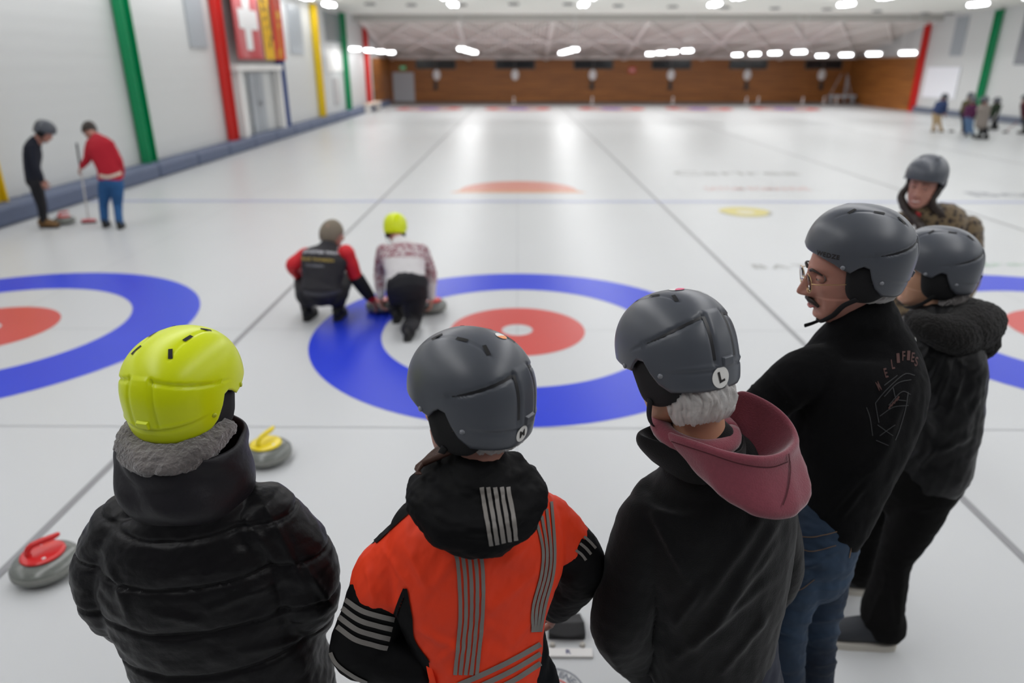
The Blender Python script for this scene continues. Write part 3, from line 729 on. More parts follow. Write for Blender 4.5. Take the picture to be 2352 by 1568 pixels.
def helmet(parent, M, m=None, detail=True, label=None, strap=None, clips=True, padf=0.026):
    m = m or HGREY
    mb = MB(); vs, fs = (SHELL if detail else SHELL_LO); mb.add(xf(M, vs), fs)
    h = mb.build('helmet', m, parent); so = h.modifiers.new('s', 'SOLIDIFY'); so.thickness = 0.010; so.offset = -1
    if label: h['label'] = label
    for s in (-1, 1):
        mb = MB(); rings = []; vs = []; fs = []; po = [(p[0] + padf * max(0.0, min(1.0, (p[0] + .03) / .05)), p[1]) for p in PADO]; out = cr(po + [po[0]], 4)[:-1]; n = len(out)
        cy = sum(p[0] for p in out) / n; cz = sum(p[1] for p in out) / n
        for t, xo in ((0.0, 0.006), (0.5, 0.005), (0.8, 0.002), (0.95, -0.003), (1.0, -0.010), (0.97, -0.022), (0.5, -0.026), (0, -0.026)):
            for p in out:
                y = cy + (p[0] - cy) * max(t, 0.01); z = cz + (p[1] - cz) * max(t, 0.01)
                xb = 0.097 - 0.35 * max(0, y - 0.03) + 0.10 * min(0, z + 0.03) - 0.25 * max(0, -y - 0.05)
                vs.append((s * (xb + xo), y, z))
        for j in range(7):
            for i in range(n): k = (i + 1) % n; fs.append((j * n + i, j * n + k, (j + 1) * n + k, (j + 1) * n + i))
        mb.add(xf(M, vs), fs); pad = mb.build('ear_pad', HBLK, h)
        if detail:
            for (ph, el) in ((66, -8), (117, -20)):
                p = hel_pt(s * ph, el); nrm = p.normalized(); q = nrm.to_track_quat('Z', 'Y').to_matrix()
                mb = MB(); mb.lathe([(0.001, -0.002), (0.0058, -0.002), (0.0058, 0.001), (0.004, 0.0028), (0.0005, 0.0032)], (0, 0, 0), 14, q); mb.v = [tuple(M @ (Vector(v) + p)) for v in mb.v]; mb.build('rivet', RIVY if m is HYEL else RIV, h)
            for (x, y, L) in ((0.040, 0.050, 0.024), (0.043, -0.012, 0.026), (0.040, -0.066, 0.026)):
                d = Vector((s * x, y, math.sqrt(max(0.0004, 1 - (x / HB_) ** 2 - (y / HA) ** 2)) * HC))
                vs, fs = patch(d, 0.0085, L, 0, 0.0009, 2, 6); mb = MB(); mb.add(xf(M, vs), fs); mb.build('vent', HSLOT, h)
    if detail and clips:
        # goggle clip at the back
        p0 = [hel_pt(174, -9, 0.001), hel_pt(186, -9, 0.001), hel_pt(186, -17, 0.001), hel_pt(174, -17, 0.001)]
        p1 = [hel_pt(175, -10, 0.009), hel_pt(185, -10, 0.009), hel_pt(185, -16, 0.007), hel_pt(175, -16, 0.007)]
        mb = MB(); mb.add(xf(M, p0 + p1), [(0, 1, 2, 3), (7, 6, 5, 4), (0, 4, 5, 1), (1, 5, 6, 2), (2, 6, 7, 3), (3, 7, 4, 0)]); mb.build('goggle_clip', m, h, False, 0.001)
    if m is not HYEL and detail:
        # side grooves and band edges: black plus their shade, put into dark strips
        for s in (-1, 1):
            mb = MB(); vs = []; fs = []
            for i in range(41):
                ap = 98 + i * 1.7; ge = 8 + (ap - 80) / 90 * 20; hw = 1.25 * min(1, (ap - 90) / 40)
                vs += [hel_pt(s * ap, ge - hw, -0.0028), hel_pt(s * ap, ge + hw, -0.0028)]
                if i: fs.append((2 * i - 2, 2 * i - 1, 2 * i + 1, 2 * i))
            mb.add(xf(M, vs), fs); mb.build('groove_black_shade', mat('groove_dark', (0.012, 0.012, 0.014), 0.4), h)
            mb = MB(); vs = []; fs = []
            for i in range(21):
                el = 27 - i * 1.9; vs += [hel_pt(s * 166.0, el, -0.0010), hel_pt(s * 169.2, el, -0.0010)]
                if i: fs.append((2 * i - 2, 2 * i - 1, 2 * i + 1, 2 * i))
            mb.add(xf(M, vs), fs); mb.build('band_black_shade', MATS['groove_dark'], h)
    # chin strap
    if strap is None: strap = [(0.096, 0.0, -0.095), (0.080, 0.03, -0.135), (0.045, 0.060, -0.165), (0, 0.072, -0.172)]
    mb = MB(); full = [p for p in strap] + [(-p[0], p[1], p[2]) for p in reversed(strap[:-1])]
    q = cr(full, 5); mb.loft([M @ Vector(p) for p in q], [(0.0075, 0.0022)] * len(q), M.to_3x3() @ Vector((0, 0.8, 0.2)), 10); mb.build('chin_strap', HBLK, h)
    return h

FACE = [  # z, front y, back y, half width
    (0.120, 0.010, -0.035, 0.012), (0.113, 0.035, -0.062, 0.036), (0.100, 0.054, -0.080, 0.054), (0.075, 0.073, -0.094, 0.068), (0.045, 0.085, -0.101, 0.075),
    (0.022, 0.091, -0.101, 0.077), (0.0, 0.086, -0.098, 0.076), (-0.025, 0.085, -0.088, 0.073), (-0.045, 0.085, -0.074, 0.070), (-0.068, 0.084, -0.060, 0.064),
    (-0.088, 0.081, -0.040, 0.056), (-0.104, 0.079, -0.015, 0.044), (-0.116, 0.072, 0.010, 0.030), (-0.122, 0.058, 0.025, 0.014)]
def head_geo(nose=1.0, nz=110, na=120, smile=0.0, brow=1.0):
    T = np.array(FACE); zs = np.linspace(0.120, -0.122, nz); o = T[:, 0][::-1]
    def it(c, z): return np.interp(z, o, T[:, c][::-1])
    def sm(c, z): return sum(it(c, z + dz) * w for dz, w in ((-0.008, .2), (-0.004, .2), (0, .2), (0.004, .2), (0.008, .2)))
    vs = []; fs = []
    g = lambda x, m_, s: math.exp(-((x - m_) / s) ** 2)
    for j, z in enumerate(zs):
        e = 1.0; yf, yb, w_ = sm(1, z), sm(2, z), sm(3, z)
        if j < 4: w_ = it(3, z); 
        yc = yf * 0.25 + yb * 0.75 if z > -0.05 else yf * 0.4 + yb * 0.6
        for i in range(na):
            a0 = 2 * PI * i / na; a = a0 - 0.35 * math.sin(a0)          # denser at the front
            s_, c_ = math.sin(a), math.cos(a); q = 2 / 2.25
            x = w_ * math.copysign(abs(s_) ** q, s_); y = yc + ((yf - yc) if c_ > 0 else (yc - yb)) * math.copysign(abs(c_) ** q, c_)
            if c_ > 0:
                f = 0.0; ax = abs(x)
                # nose: bridge to tip
                if -0.066 < z < 0.025:
                    if z > -0.040: hgt = np.interp(z, [-0.040, -0.033, -0.025, -0.008, 0.008, 0.025], [0.0300, 0.0285, 0.0245, 0.0160, 0.0080, 0.001])
                    else: hgt = np.interp(z, [-0.066, -0.058, -0.053, -0.048, -0.044, -0.040], [0, 0.003, 0.014, 0.0255, 0.0290, 0.0300])
                    sx = np.interp(z, [-0.055, -0.042, -0.02, 0.01], [0.0135, 0.0140, 0.0095, 0.0080])
                    f += nose * hgt * g(x, 0, sx)
                    f += nose * 0.0085 * g(ax, 0.0145, 0.006) * g(z, -0.044, 0.008)     # wings
                f -= 0.0115 * g(ax, 0.031, 0.0145) * g(z, -0.001, 0.0115)               # sockets
                f += brow * 0.005 * g(ax, 0.026, 0.022) * g(z, 0.019, 0.008)
                f += 0.005 * g(ax, 0.045, 0.018) * g(z, -0.030, 0.018)                    # cheekbone
                f -= 0.003 * g(x, 0, 0.012) * g(z, -0.058, 0.005)
                f += (0.0065 * g(z, -0.068, 0.0042) + 0.0070 * g(z, -0.0805, 0.0048)) * g(x, 0, 0.021)
                zm = -0.0740 + smile * 0.5 * (ax / 0.025) ** 2 * 0.01
                f -= 0.0050 * g(z, zm, 0.0022) * g(x, 0, 0.023)
                f -= 0.0045 * g(z, -0.0915, 0.005) * g(x, 0, 0.02)
                f += 0.0055 * g(z, -0.107, 0.010) * g(x, 0, 0.02)
                f -= 0.003 * g(ax, 0.036, 0.006) * g(z, -0.063, 0.016)                   # folds beside the mouth
                y += f * min(1, c_ * 1.6)
            vs.append((x, y, z))
        if j:
            for i in range(na):
                k = (i + 1) % na; a = (j - 1) * na; b = j * na; fs.append((a + i, a + k, b + k, b + i))
    fs.append(tuple(reversed(range(na)))); fs.append(tuple((nz - 1) * na + i for i in range(na)))
    return vs, fs
HEAD = head_geo(nose=1.28); HEAD_LO = head_geo(nz=44, na=48); HEAD_W = head_geo(nose=0.8, smile=1.0, brow=0.4)
def hairnet(parent, M, p0=105, p1=255, z0=-0.02, z1=-0.118, puff=1.0, seed=0, m=None, name='hairnet'):
    n, k = 120, 26; vs = []; fs = []
    PP = np.array([(i * 0.16 + 0.35 * math.sin(j * .5), j * 0.055, seed) for j in range(k + 1) for i in range(n + 1)]); NZ = 0.0062 * vnoise(PP * np.array((2.2, 2.0, 1)), seed, 3) + 0.0036 * vnoise(PP * 7.0, seed + 1, 2)
    for j in range(k + 1):
        t = j / k; z = z0 + (z1 - z0) * t
        for i in range(n + 1):
            ph = R(p0 + (p1 - p0) * i / n); e = math.sin(PI * i / n) ** 0.4
            bul = math.sin(PI * min(1, t * 1.02)) ** 0.6
            r = (0.074 + 0.022 * puff * bul) * (0.75 + 0.25 * e)
            cr_ = float(NZ[(j * (n + 1) + i)]) * (0.35 + 0.65 * math.sin(PI * t))
            r += cr_; vs.append((math.sin(ph) * r * 0.98, math.cos(ph) * r * 1.15 - 0.012, z + 0.5 * float(NZ[i]) * t))
        if j:
            for i in range(n): a = (j - 1) * (n + 1) + i; b = j * (n + 1) + i; fs.append((a, a + 1, b + 1, b))
    mb = MB(); mb.add(xf(M, vs), fs); o = mb.build(name, m or NET, parent); s = o.modifiers.new('s', 'SOLIDIFY'); s.thickness = 0.0015; return o

def frameM(c, yaw, pitch=0, roll=0): return Matrix.Translation(Vector(c)) @ Matrix.Rotation(R(yaw), 4, 'Z') @ Matrix.Rotation(R(roll), 4, 'Y') @ Matrix.Rotation(R(pitch), 4, 'X')
HOFF = Matrix.Translation((0, 0.012, -0.043))

def hand_geo(mb, wrist, direc, palm_n, curl=0.6, s=1.0, side=1):
    """palm and five separate curled fingers"""
    d = Vector(direc).normalized(); n = Vector(palm_n); n = (n - d * n.dot(d)).normalized(); u = d.cross(n) * side; w_ = Vector(wrist)
    mb.loft([w_, w_ + d * 0.03 * s, w_ + d * 0.065 * s, w_ + d * 0.085 * s], [(0.026 * s, 0.017 * s), (0.034 * s, 0.017 * s), (0.040 * s, 0.015 * s), (0.038 * s, 0.012 * s)], u, 16)
    for k, (o, L) in enumerate(((-0.030, 0.058), (-0.010, 0.072), (0.010, 0.078), (0.029, 0.070))):
        p = w_ + d * 0.083 * s + u * o * s; pts = [p]; a = 0
        for q in (0.45, 0.32, 0.23):
            a += curl * (0.55 + 0.1 * k); p = p + (d * math.cos(a) + n * math.sin(a)) * L * q * s; pts.append(p)
        mb.loft(pts, [0.0095 * s, 0.009 * s, 0.0085 * s, 0.0072 * s], u, 10)
    p = w_ + d * 0.03 * s + u * 0.030 * s
    mb.loft([p, p + (d * 0.6 + u * 0.7 + n * 0.2) * 0.035 * s, p + (d * 1.1 + u * 0.75 + n * 0.6) * 0.05 * s], [0.013 * s, 0.0105 * s, 0.008 * s], d, 10)

def standing(F, yaw, H, over=None):
    """world joints of an upright person; over replaces any of them"""
    c, s = math.cos(R(yaw)), math.sin(R(yaw)); rt = Vector((c, s, 0)); fw = Vector((-s, c, 0)); F = Vector((F[0], F[1], 0))
    J = {'pelvis': F + Vector((0, 0, .53 * H)), 'waist': F + Vector((0, 0, .61 * H)), 'chest': F + Vector((0, 0, .73 * H)), 'neck': F + Vector((0, 0, .82 * H)), 'head': F + Vector((0, 0, .925 * H)) + fw * .02}
    for k, q in (('L', -1), ('R', 1)):
        J['sh' + k] = F + rt * q * .108 * H + Vector((0, 0, .80 * H)); J['el' + k] = F + rt * q * .15 * H + Vector((0, 0, .62 * H)) - fw * .02
        J['wr' + k] = F + rt * q * .13 * H + Vector((0, 0, .485 * H)) + fw * .06; J['hip' + k] = F + rt * q * .055 * H + Vector((0, 0, .50 * H))
        J['kn' + k] = F + rt * q * .06 * H + Vector((0, 0, .28 * H)) + fw * .02; J['an' + k] = F + rt * q * .065 * H + Vector((0, 0, .05 * H))
        J['toe' + k] = J['an' + k] + fw * .13 + rt * q * 0.02 - Vector((0, 0, .02 * H))
    J['_fw'] = fw; J['_rt'] = rt
    if over:
        for k, v in over.items(): J[k] = Vector(v)
    return J
def body_mesh(J, headM, voxel=0.009, hands=True, head=None, sc_=1.0, headscale=1.0, nofeet=False, thin=1.0, facem=None):
    """the body as one surface: trunk, neck, arms and legs fused; sculpted head and five-finger hands in the same mesh"""
    mb = MB(); rt = J['_rt']; k = sc_ * thin
    tubecr(mb, [(J['pelvis'] - Vector((0, 0, .03)), .13 * k, .095 * k), (J['waist'], .125 * k, .085 * k), (J['chest'], .155 * k, .10 * k), ((J['shL'] + J['shR']) / 2 - Vector((0, 0, 0.04)), .115 * k, .06 * k)], 4, rt)
    hc = headM @ (HOFF @ Vector((0, -0.035, -0.04)))
    nk = J['neck']
    tubecr(mb, [(nk - Vector((0, 0, .04)), .075 * k, .065 * k), (nk + (hc - nk) * 0.35, .056 * sc_, .058 * sc_), (hc, .052 * sc_, .056 * sc_)], 4, rt)
    for s in 'LR':
        a_ = J['sh' + s] + (J['neck'] - J['sh' + s]) * .22 - Vector((0, 0, .035)); tubecr(mb, [(a_, .045 * k), ((J['sh' + s] + J['el' + s]) / 2, .046 * k), (J['el' + s], .038 * k), ((J['el' + s] + J['wr' + s]) / 2, .034 * k), (J['wr' + s], .026 * k, .020 * k)], 4, rt, 14)
        tubecr(mb, [(J['hip' + s], .088 * k), ((J['hip' + s] + J['kn' + s]) / 2, .072 * k), (J['kn' + s], .052 * k), ((J['kn' + s] * 0.6 + J['an' + s] * 0.4), .052 * k), (J['an' + s], .036 * k)], 4, rt, 16)
        if not nofeet: mb.loft([J['an' + s] - Vector((0, 0, .02)), J['toe' + s]], [(.034 * k, .030 * k), (.036 * k, .018 * k)], rt, 12)
    me = fuse(mb, voxel, 4)
    bm = MB(); vs, fs = head or HEAD
    HM = headM @ HOFF @ Matrix.Diagonal((headscale, headscale, headscale, 1)) if facem is None else facem
    bm.add([tuple(v.co) for v in me.vertices], [tuple(p.vertices) for p in me.polygons]); bm.add(xf(HM, vs), fs)
    if hands:
        for s, q in (('L', -1), ('R', 1)):
            d = (J['wr' + s] - J['el' + s]).normalized(); pn = J.get('palm' + s, J['_rt'] * -q)
            hand_geo(bm, J['wr' + s], J.get('hdir' + s, d), pn, J.get('curl', 0.6) if not hasattr(J.get('curl', 0.6), 'x') else 0.6, 1.0, q)
    bpy.data.meshes.remove(me)
    return bm
def sec(l, r, py, Y, th, fwd=0.0):
    """torso ring from its left and right outline in the picture, at ground distance Y, th thick"""
    a, b = W(l, py, Y), W(r, py, Y); c = (a + b) / 2; return (c + Vector((0, fwd, 0)), (b - a).length / 2, th / 2)
def eyes(parent, T):
    for s in (-1, 1):
        c = Vector((s * 0.031, 0.0720, -0.001))
        mb = MB(); mb.ball((0, 0, 0), 0.0118, 20); mb.v = [tuple(T @ (Vector(v) + c)) for v in mb.v]; e = mb.build('eye', EYEW, parent)
        mb = MB(); mb.ball((0, 0.0072, -0.0005), (0.0058, 0.0052, 0.0058), 14); mb.v = [tuple(T @ (Vector(v) + c)) for v in mb.v]; mb.build('iris', EYED, e)
        for (z0, z1, nm) in ((0.0018, 0.0130, 'eyelid'), (-0.0125, -0.0042, 'eyelid')):
            mb = MB(); vs = []; fs = []
            for i in range(13):
                a = R(-105 + 210 * i / 12)
                for j in range(5):
                    z = z0 + (z1 - z0) * j / 4; zz = z * (1 if abs(z) > 0.009 else max(0.0, math.cos(min(1.57, abs(a) * 1.5))) * (1 if abs(z) < .005 else .6) + (0 if abs(z) < .005 else .4)); r = math.sqrt(max(1e-6, 0.0129 ** 2 - zz ** 2))
                    vs.append(c + Vector((r * math.sin(a) * 1.15, r * math.cos(a), zz)))
                if i:
                    for j in range(4): fs.append(((i - 1) * 5 + j, (i - 1) * 5 + j + 1, i * 5 + j + 1, i * 5 + j))
            mb.add(xf(T, vs), fs); mb.build(nm, SKIN, e)
def brows(parent, T, m, w_=0.0042):
    for s in (-1, 1):
        mb = MB(); pts = [(s * 0.014, 0.0935, 0.0150), (s * 0.026, 0.0945, 0.0205), (s * 0.040, 0.0885, 0.0195), (s * 0.052, 0.0770, 0.0130)]
        q = cr(pts, 5); mb.loft([T @ Vector(p) for p in q], [w_ * (1 - 0.55 * i / len(q)) for i in range(len(q))], (0, 0, 1), 8); mb.build('eyebrow', m, parent)
def shoe(parent, an, toe, m, sole, s=1.0):
    an, toe = Vector(an), Vector(toe); d = Vector((toe.x - an.x, toe.y - an.y, 0)).normalized(); h = Vector((an.x, an.y, 0)) - d * 0.06 * s; t = Vector((an.x, an.y, 0)) + d * 0.20 * s; rt = Vector((d.y, -d.x, 0))
    mb = MB(); q = cr([(0, .030, .055, .050), (.04, .038, .060, .058), (.10, .042, .055, .052), (.17, .047, .042, .036), (.22, .043, .036, .028), (.26, .025, .028, .016)], 4)
    zo = 0.012
    mb.loft([h + d * a[0] * s + Vector((0, 0, zo + a[2] * s)) for a in q], [(a[1] * s, a[3] * s) for a in q], rt, 16); o = mb.build('shoe', m, parent)
    mb = MB(); n = len(q); vs = []; fs = []
    ol = [(a[0] * s, a[1] * s * 1.06) for a in q]; ol = [(-0.012 * s, 0.018 * s)] + ol + [(0.272 * s, 0.012 * s)]
    loop = [h + d * a + rt * b for a, b in ol] + [h + d * a - rt * b for a, b in reversed(ol)]; n = len(loop)
    for z in (0.0, 0.026 * s): vs += [p + Vector((0, 0, z)) for p in loop]
    for i in range(n): k = (i + 1) % n; fs.append((i, k, n + k, n + i))
    fs.append(tuple(reversed(range(n)))); fs.append(tuple(range(n, 2 * n))); mb.add(vs, fs); mb.build('sole', sole, o, False)
    return o
def folds(lines, sc_=0.012, amp=0.004):
    """soft ridges on the cloth along straight lines given by two picture points each"""
    segs = [(np.array(a, float), np.array(b, float), w_) for a, b, w_ in lines]
    Cm = np.array(CR.transposed())
    def f(co, nn):
        L = (co - np.array(CO)) @ Cm.T; P = np.stack([1176 + FPX * L[:, 0] / -L[:, 2], 784 - FPX * L[:, 1] / -L[:, 2]], 1); out = np.zeros(len(co))
        facing = (nn @ np.array(CR @ Vector((0, 0, 1)))) > -0.1
        for a, b, w_ in segs:
            d = b - a; t = np.clip(((P - a) @ d) / (d @ d), 0, 1); q = np.linalg.norm(P - a - t[:, None] * d, axis=1)
            out += amp * np.exp(-(q / w_) ** 2) * np.sin(np.pi * np.clip(t, .04, .96)) ** .5
        return out * facing
    return f
# ================================================================== the six onlookers
PUFF = mat('puffer_black', (0.0070, 0.0066, 0.0075), 0.42, spec=0.22, bump=(55, 0.35, 0.004))
NAVY = mat('trousers_dark', (0.007, 0.008, 0.010), 0.8, spec=.15, bump=(150, 0.2, 0.001))
SHK = mat('shoe_black', (0.012, 0.012, 0.012), 0.6); SOLEW = mat('sole_cream', (0.55, 0.52, 0.46), 0.6, bump=(40, 0.3, 0.004)); SOLEK = mat('sole_black', (0.02, 0.02, 0.02), 0.7)
def wr(seed, sc_, amp, stretch=(1, 1, 1)):
    def f(co, nn): return amp * vnoise(co * np.array(stretch) * sc_, seed, 3)
    return f
def joined(*fs_):
    return lambda co, nn: sum(f(co, nn) for f in fs_)

def trousers(parent, J, m, name='trousers', rad=(0.105, 0.085, 0.066, 0.062, 0.060), voxel=0.009, seed=3, top=0.0, amp=0.004, waist=(0.16, 0.12)):
    mb = MB(); rt = J['_rt']; up = Vector((0, 0, 1))
    tubecr(mb, [(J['waist'] + up * (top - 0.02), waist[0] * .93, waist[1] * .95), (J['pelvis'], waist[0] * 1.04, waist[1] * 1.08), ((J['hipL'] + J['hipR']) / 2 - up * .05, waist[0] * .95, waist[1] * .95)], 4, rt)
    for s in 'LR':
        a, b, c = J['hip' + s], J['kn' + s], J['an' + s]
        tubecr(mb, [(a, rad[0]), ((a + b) / 2, rad[1]), (b, rad[2]), ((b + c) / 2, rad[3]), (c + Vector((0, 0, .0)), rad[4])], 5, rt, 18)
    me = fuse(mb, voxel, 4, joined(wr(seed, 14, amp, (1, 1, 2.2)), wr(seed + 1, 40, amp * 0.35, (1, 1, 1.6))))
    return link(name, me, m, parent)

# ---------------------------------------------------------------- 1: neon yellow helmet, black puffer jacket
def person_yellow():
    Y = 1.36
    e = empty('person', (W(480, 1400, Y).x, Y, 0), 0, 'person in a neon yellow helmet and black puffer jacket, seen from behind', 'person')
    hc = W(424, 878, 1.40); M = frameM(hc, -14, 2, 0)
    M = M @ Matrix.Diagonal((1.0, 0.97, 0.95, 1))
    J = standing((W(500, 1400, Y).x, Y), -12, 1.68)
    nk = W(425, 1060, Y + 0.03); J['neck'] = nk; J['shL'] = W(275, 1195, Y); J['shR'] = W(625, 1180, Y)
    J['chest'] = W(455, 1270, Y); J['waist'] = W(510, 1450, Y); J['elL'] = W(262, 1395, Y - 0.02); J['wrL'] = W(370, 1440, Y + 0.26)
    J['elR'] = W(722, 1375, Y); J['wrR'] = W(650, 1470, Y + 0.24)
    pz = J['waist'].copy(); J['pelvis'] = pz - Vector((-0.01, 0, 0.14))
    for s, q in (('L', -1), ('R', 1)):
        J['hip' + s] = J['pelvis'] + Vector((q * .09, 0, -.06)); J['kn' + s] = Vector((J['hip' + s].x, Y + .02, .48)); J['an' + s] = Vector((J['hip' + s].x + q * .02, Y, .08)); J['toe' + s] = J['an' + s] + Vector((0.03, .13, -.04))
    body_mesh(J, M, head=HEAD_LO, thin=0.85).build('body', SKIN, e)
    helmet(e, M, HYEL)
    trousers(e, J, NAVY)
    for s in 'LR': shoe(e, J['an' + s], J['toe' + s], SHK, SOLEK)
    # jacket
    mb = MB(); yaw = Vector((1, -0.12, 0))
    S_ = [sec(352, 500, 1105, Y + .02, .16), sec(305, 585, 1150, Y, .22), sec(262, 645, 1200, Y, .28), sec(243, 690, 1270, Y, .32), sec(255, 705, 1350, Y, .33), sec(300, 722, 1440, Y, .34), sec(345, 745, 1530, Y, .35)]
    q = [(s[0], s[1], s[2]) for s in S_]; b_ = q[-1][0]
    q += [(b_ + Vector((0.012, 0, -.10)), q[-1][1] * 1.02, q[-1][2]), (b_ + Vector((0.012, 0, -.17)), q[-1][1] * .97, q[-1][2] * .95)]
    tubecr(mb, q, 4, yaw, 28, ex=2.3)
    tubecr(mb, [(J['shL'] + Vector((.02, 0, -.02)), .085), ((J['shL'] + J['elL']) / 2 + Vector((-.018, 0, 0)), .083), (J['elL'] + Vector((.018, 0, 0)), .074), ((J['elL'] + J['wrL']) / 2, .066), (J['wrL'], .055)], 5, (1, 0, 0), 20)
    tubecr(mb, [(J['shR'] + Vector((-.02, 0, -.02)), .090), ((J['shR'] + J['elR']) / 2 + Vector((.012, 0, 0)), .086), (J['elR'] + Vector((-.02, 0, 0)), .080), ((J['elR'] + J['wrR']) / 2, .072), (J['wrR'], .058)], 5, (1, 0, 0), 20)
    zs = [W(450, p, Y - .16).z for p in (1195, 1268, 1360, 1455, 1550)] + [0.70]
    def quilt(co, nn):
        d = np.zeros(len(co)); z = co[:, 2] + 0.006 * np.sin(co[:, 0] * 14)
        near = np.min(np.abs(z[:, None] - np.array(zs)[None, :]), axis=1)
        return 0.006 * (1 - np.exp(-(near / 0.03))) - 0.0065 * np.exp(-(near / 0.005) ** 2) - 0.003
    F = folds([((560, 1180), (640, 1300), 9), ((600, 1150), (665, 1260), 8), ((330, 1400), (470, 1430), 10), ((480, 1400), (640, 1340), 9), ((520, 1440), (700, 1390), 8), ((560, 1500), (720, 1460), 9), ((640, 1230), (700, 1340), 9), ((700, 1300), (770, 1400), 10), ((250, 1300), (300, 1420), 9)], amp=.006)
    me = fuse(mb, 0.006, 6, joined(F, quilt, wr(5, 12, 0.0055, (1, 1, 1.3)), wr(6, 38, 0.0020, (0.8, 1, 1.8))))
    jk = link('jacket', me, PUFF, e)
    # standing hood round the neck
    mb = MB(); n = 56; vs = []; fs = []; prof = []
    cx0 = W(425, 1035, Y + 0.0)
    rr = (W(562, 1080, Y) - W(287, 1080, Y)).length / 2
    ztop = W(425, 1068, Y - .12).z; zl = W(425, 1215, Y - .16).z
    # rings: outer bottom -> outer top -> inner
    def ringp(r, z, fold=0.0, sd=0, dy=0.0, low=0.0):
        out = []
        for i in range(n):
            a = 2 * PI * i / n; back = max(0, -math.sin(a))
            rx = r + fold * math.sin(5 * a + sd) + fold * .6 * math.sin(9 * a + 2 * sd)
            out.append(Vector((cx0.x + rx * math.cos(a), Y + dy + (rx * 0.88) * math.sin(a), z - low * back + 0.006 * math.sin(3 * a + sd))))
        return out
    R_ = [ringp(rr * 0.98, zl - .03, .0, 0, 0, .0), ringp(rr * 1.08, zl + .012, .004, 1, -.012, .01), ringp(rr * 1.09, zl + .05, .007, 2, -.01, .012), ringp(rr * 1.03, zl + .085, .006, 3, 0, .012), ringp(rr * 1.04, ztop - .03, .006, 4, 0, .01), ringp(rr * 1.01, ztop, .003, 5, 0.0, .012),
          ringp(rr * .93, ztop + .004, .003, 5, 0, .012), ringp(rr * .84, ztop - .03, .003, 5, 0, .02), ringp(rr * .76, ztop - .09, 0, 0, 0, 0)]
    for ri in R_: vs += ri
    for j in range(len(R_) - 1):
        for i in range(n): k = (i + 1) % n; fs.append((j * n + i, j * n + k, (j + 1) * n + k, (j + 1) * n + i))
    mb.add(vs, fs); o = mb.build('hood', mat('hood_black', (0.012, 0.011, 0.014), 0.5, spec=0.35, bump=(40, 0.4, 0.005)), e); s = o.modifiers.new('sub', 'SUBSURF'); s.levels = 1; s.render_levels = 2
    # fur trim rolled at the neck
    FUR = mat('fur_grey', (0.15, 0.135, 0.13), 0.95, sheen=0.5, noise=(18, 0.65), bump=(120, 1.0, 0.01))
    mb = MB(); pts = []
    fx = W(424, 1040, Y)
    zf = W(415, 1048, Y - .1).z
    for i in range(33):
        a = PI * (0.97 + 1.06 * i / 32); pts.append((Vector((fx.x + rr * .60 * math.cos(a), Y - 0.01 + rr * .60 * math.sin(a), zf + .010 + .02 * math.sin(a))), .030, .044))
    tubecr(mb, pts, 2, (0, 0, 1), 18); me = fuse(mb, .005, 3, joined(wr(9, 60, .004), wr(10, 140, .003))); link('fur_collar', me, FUR, e)
    return e
person_yellow()

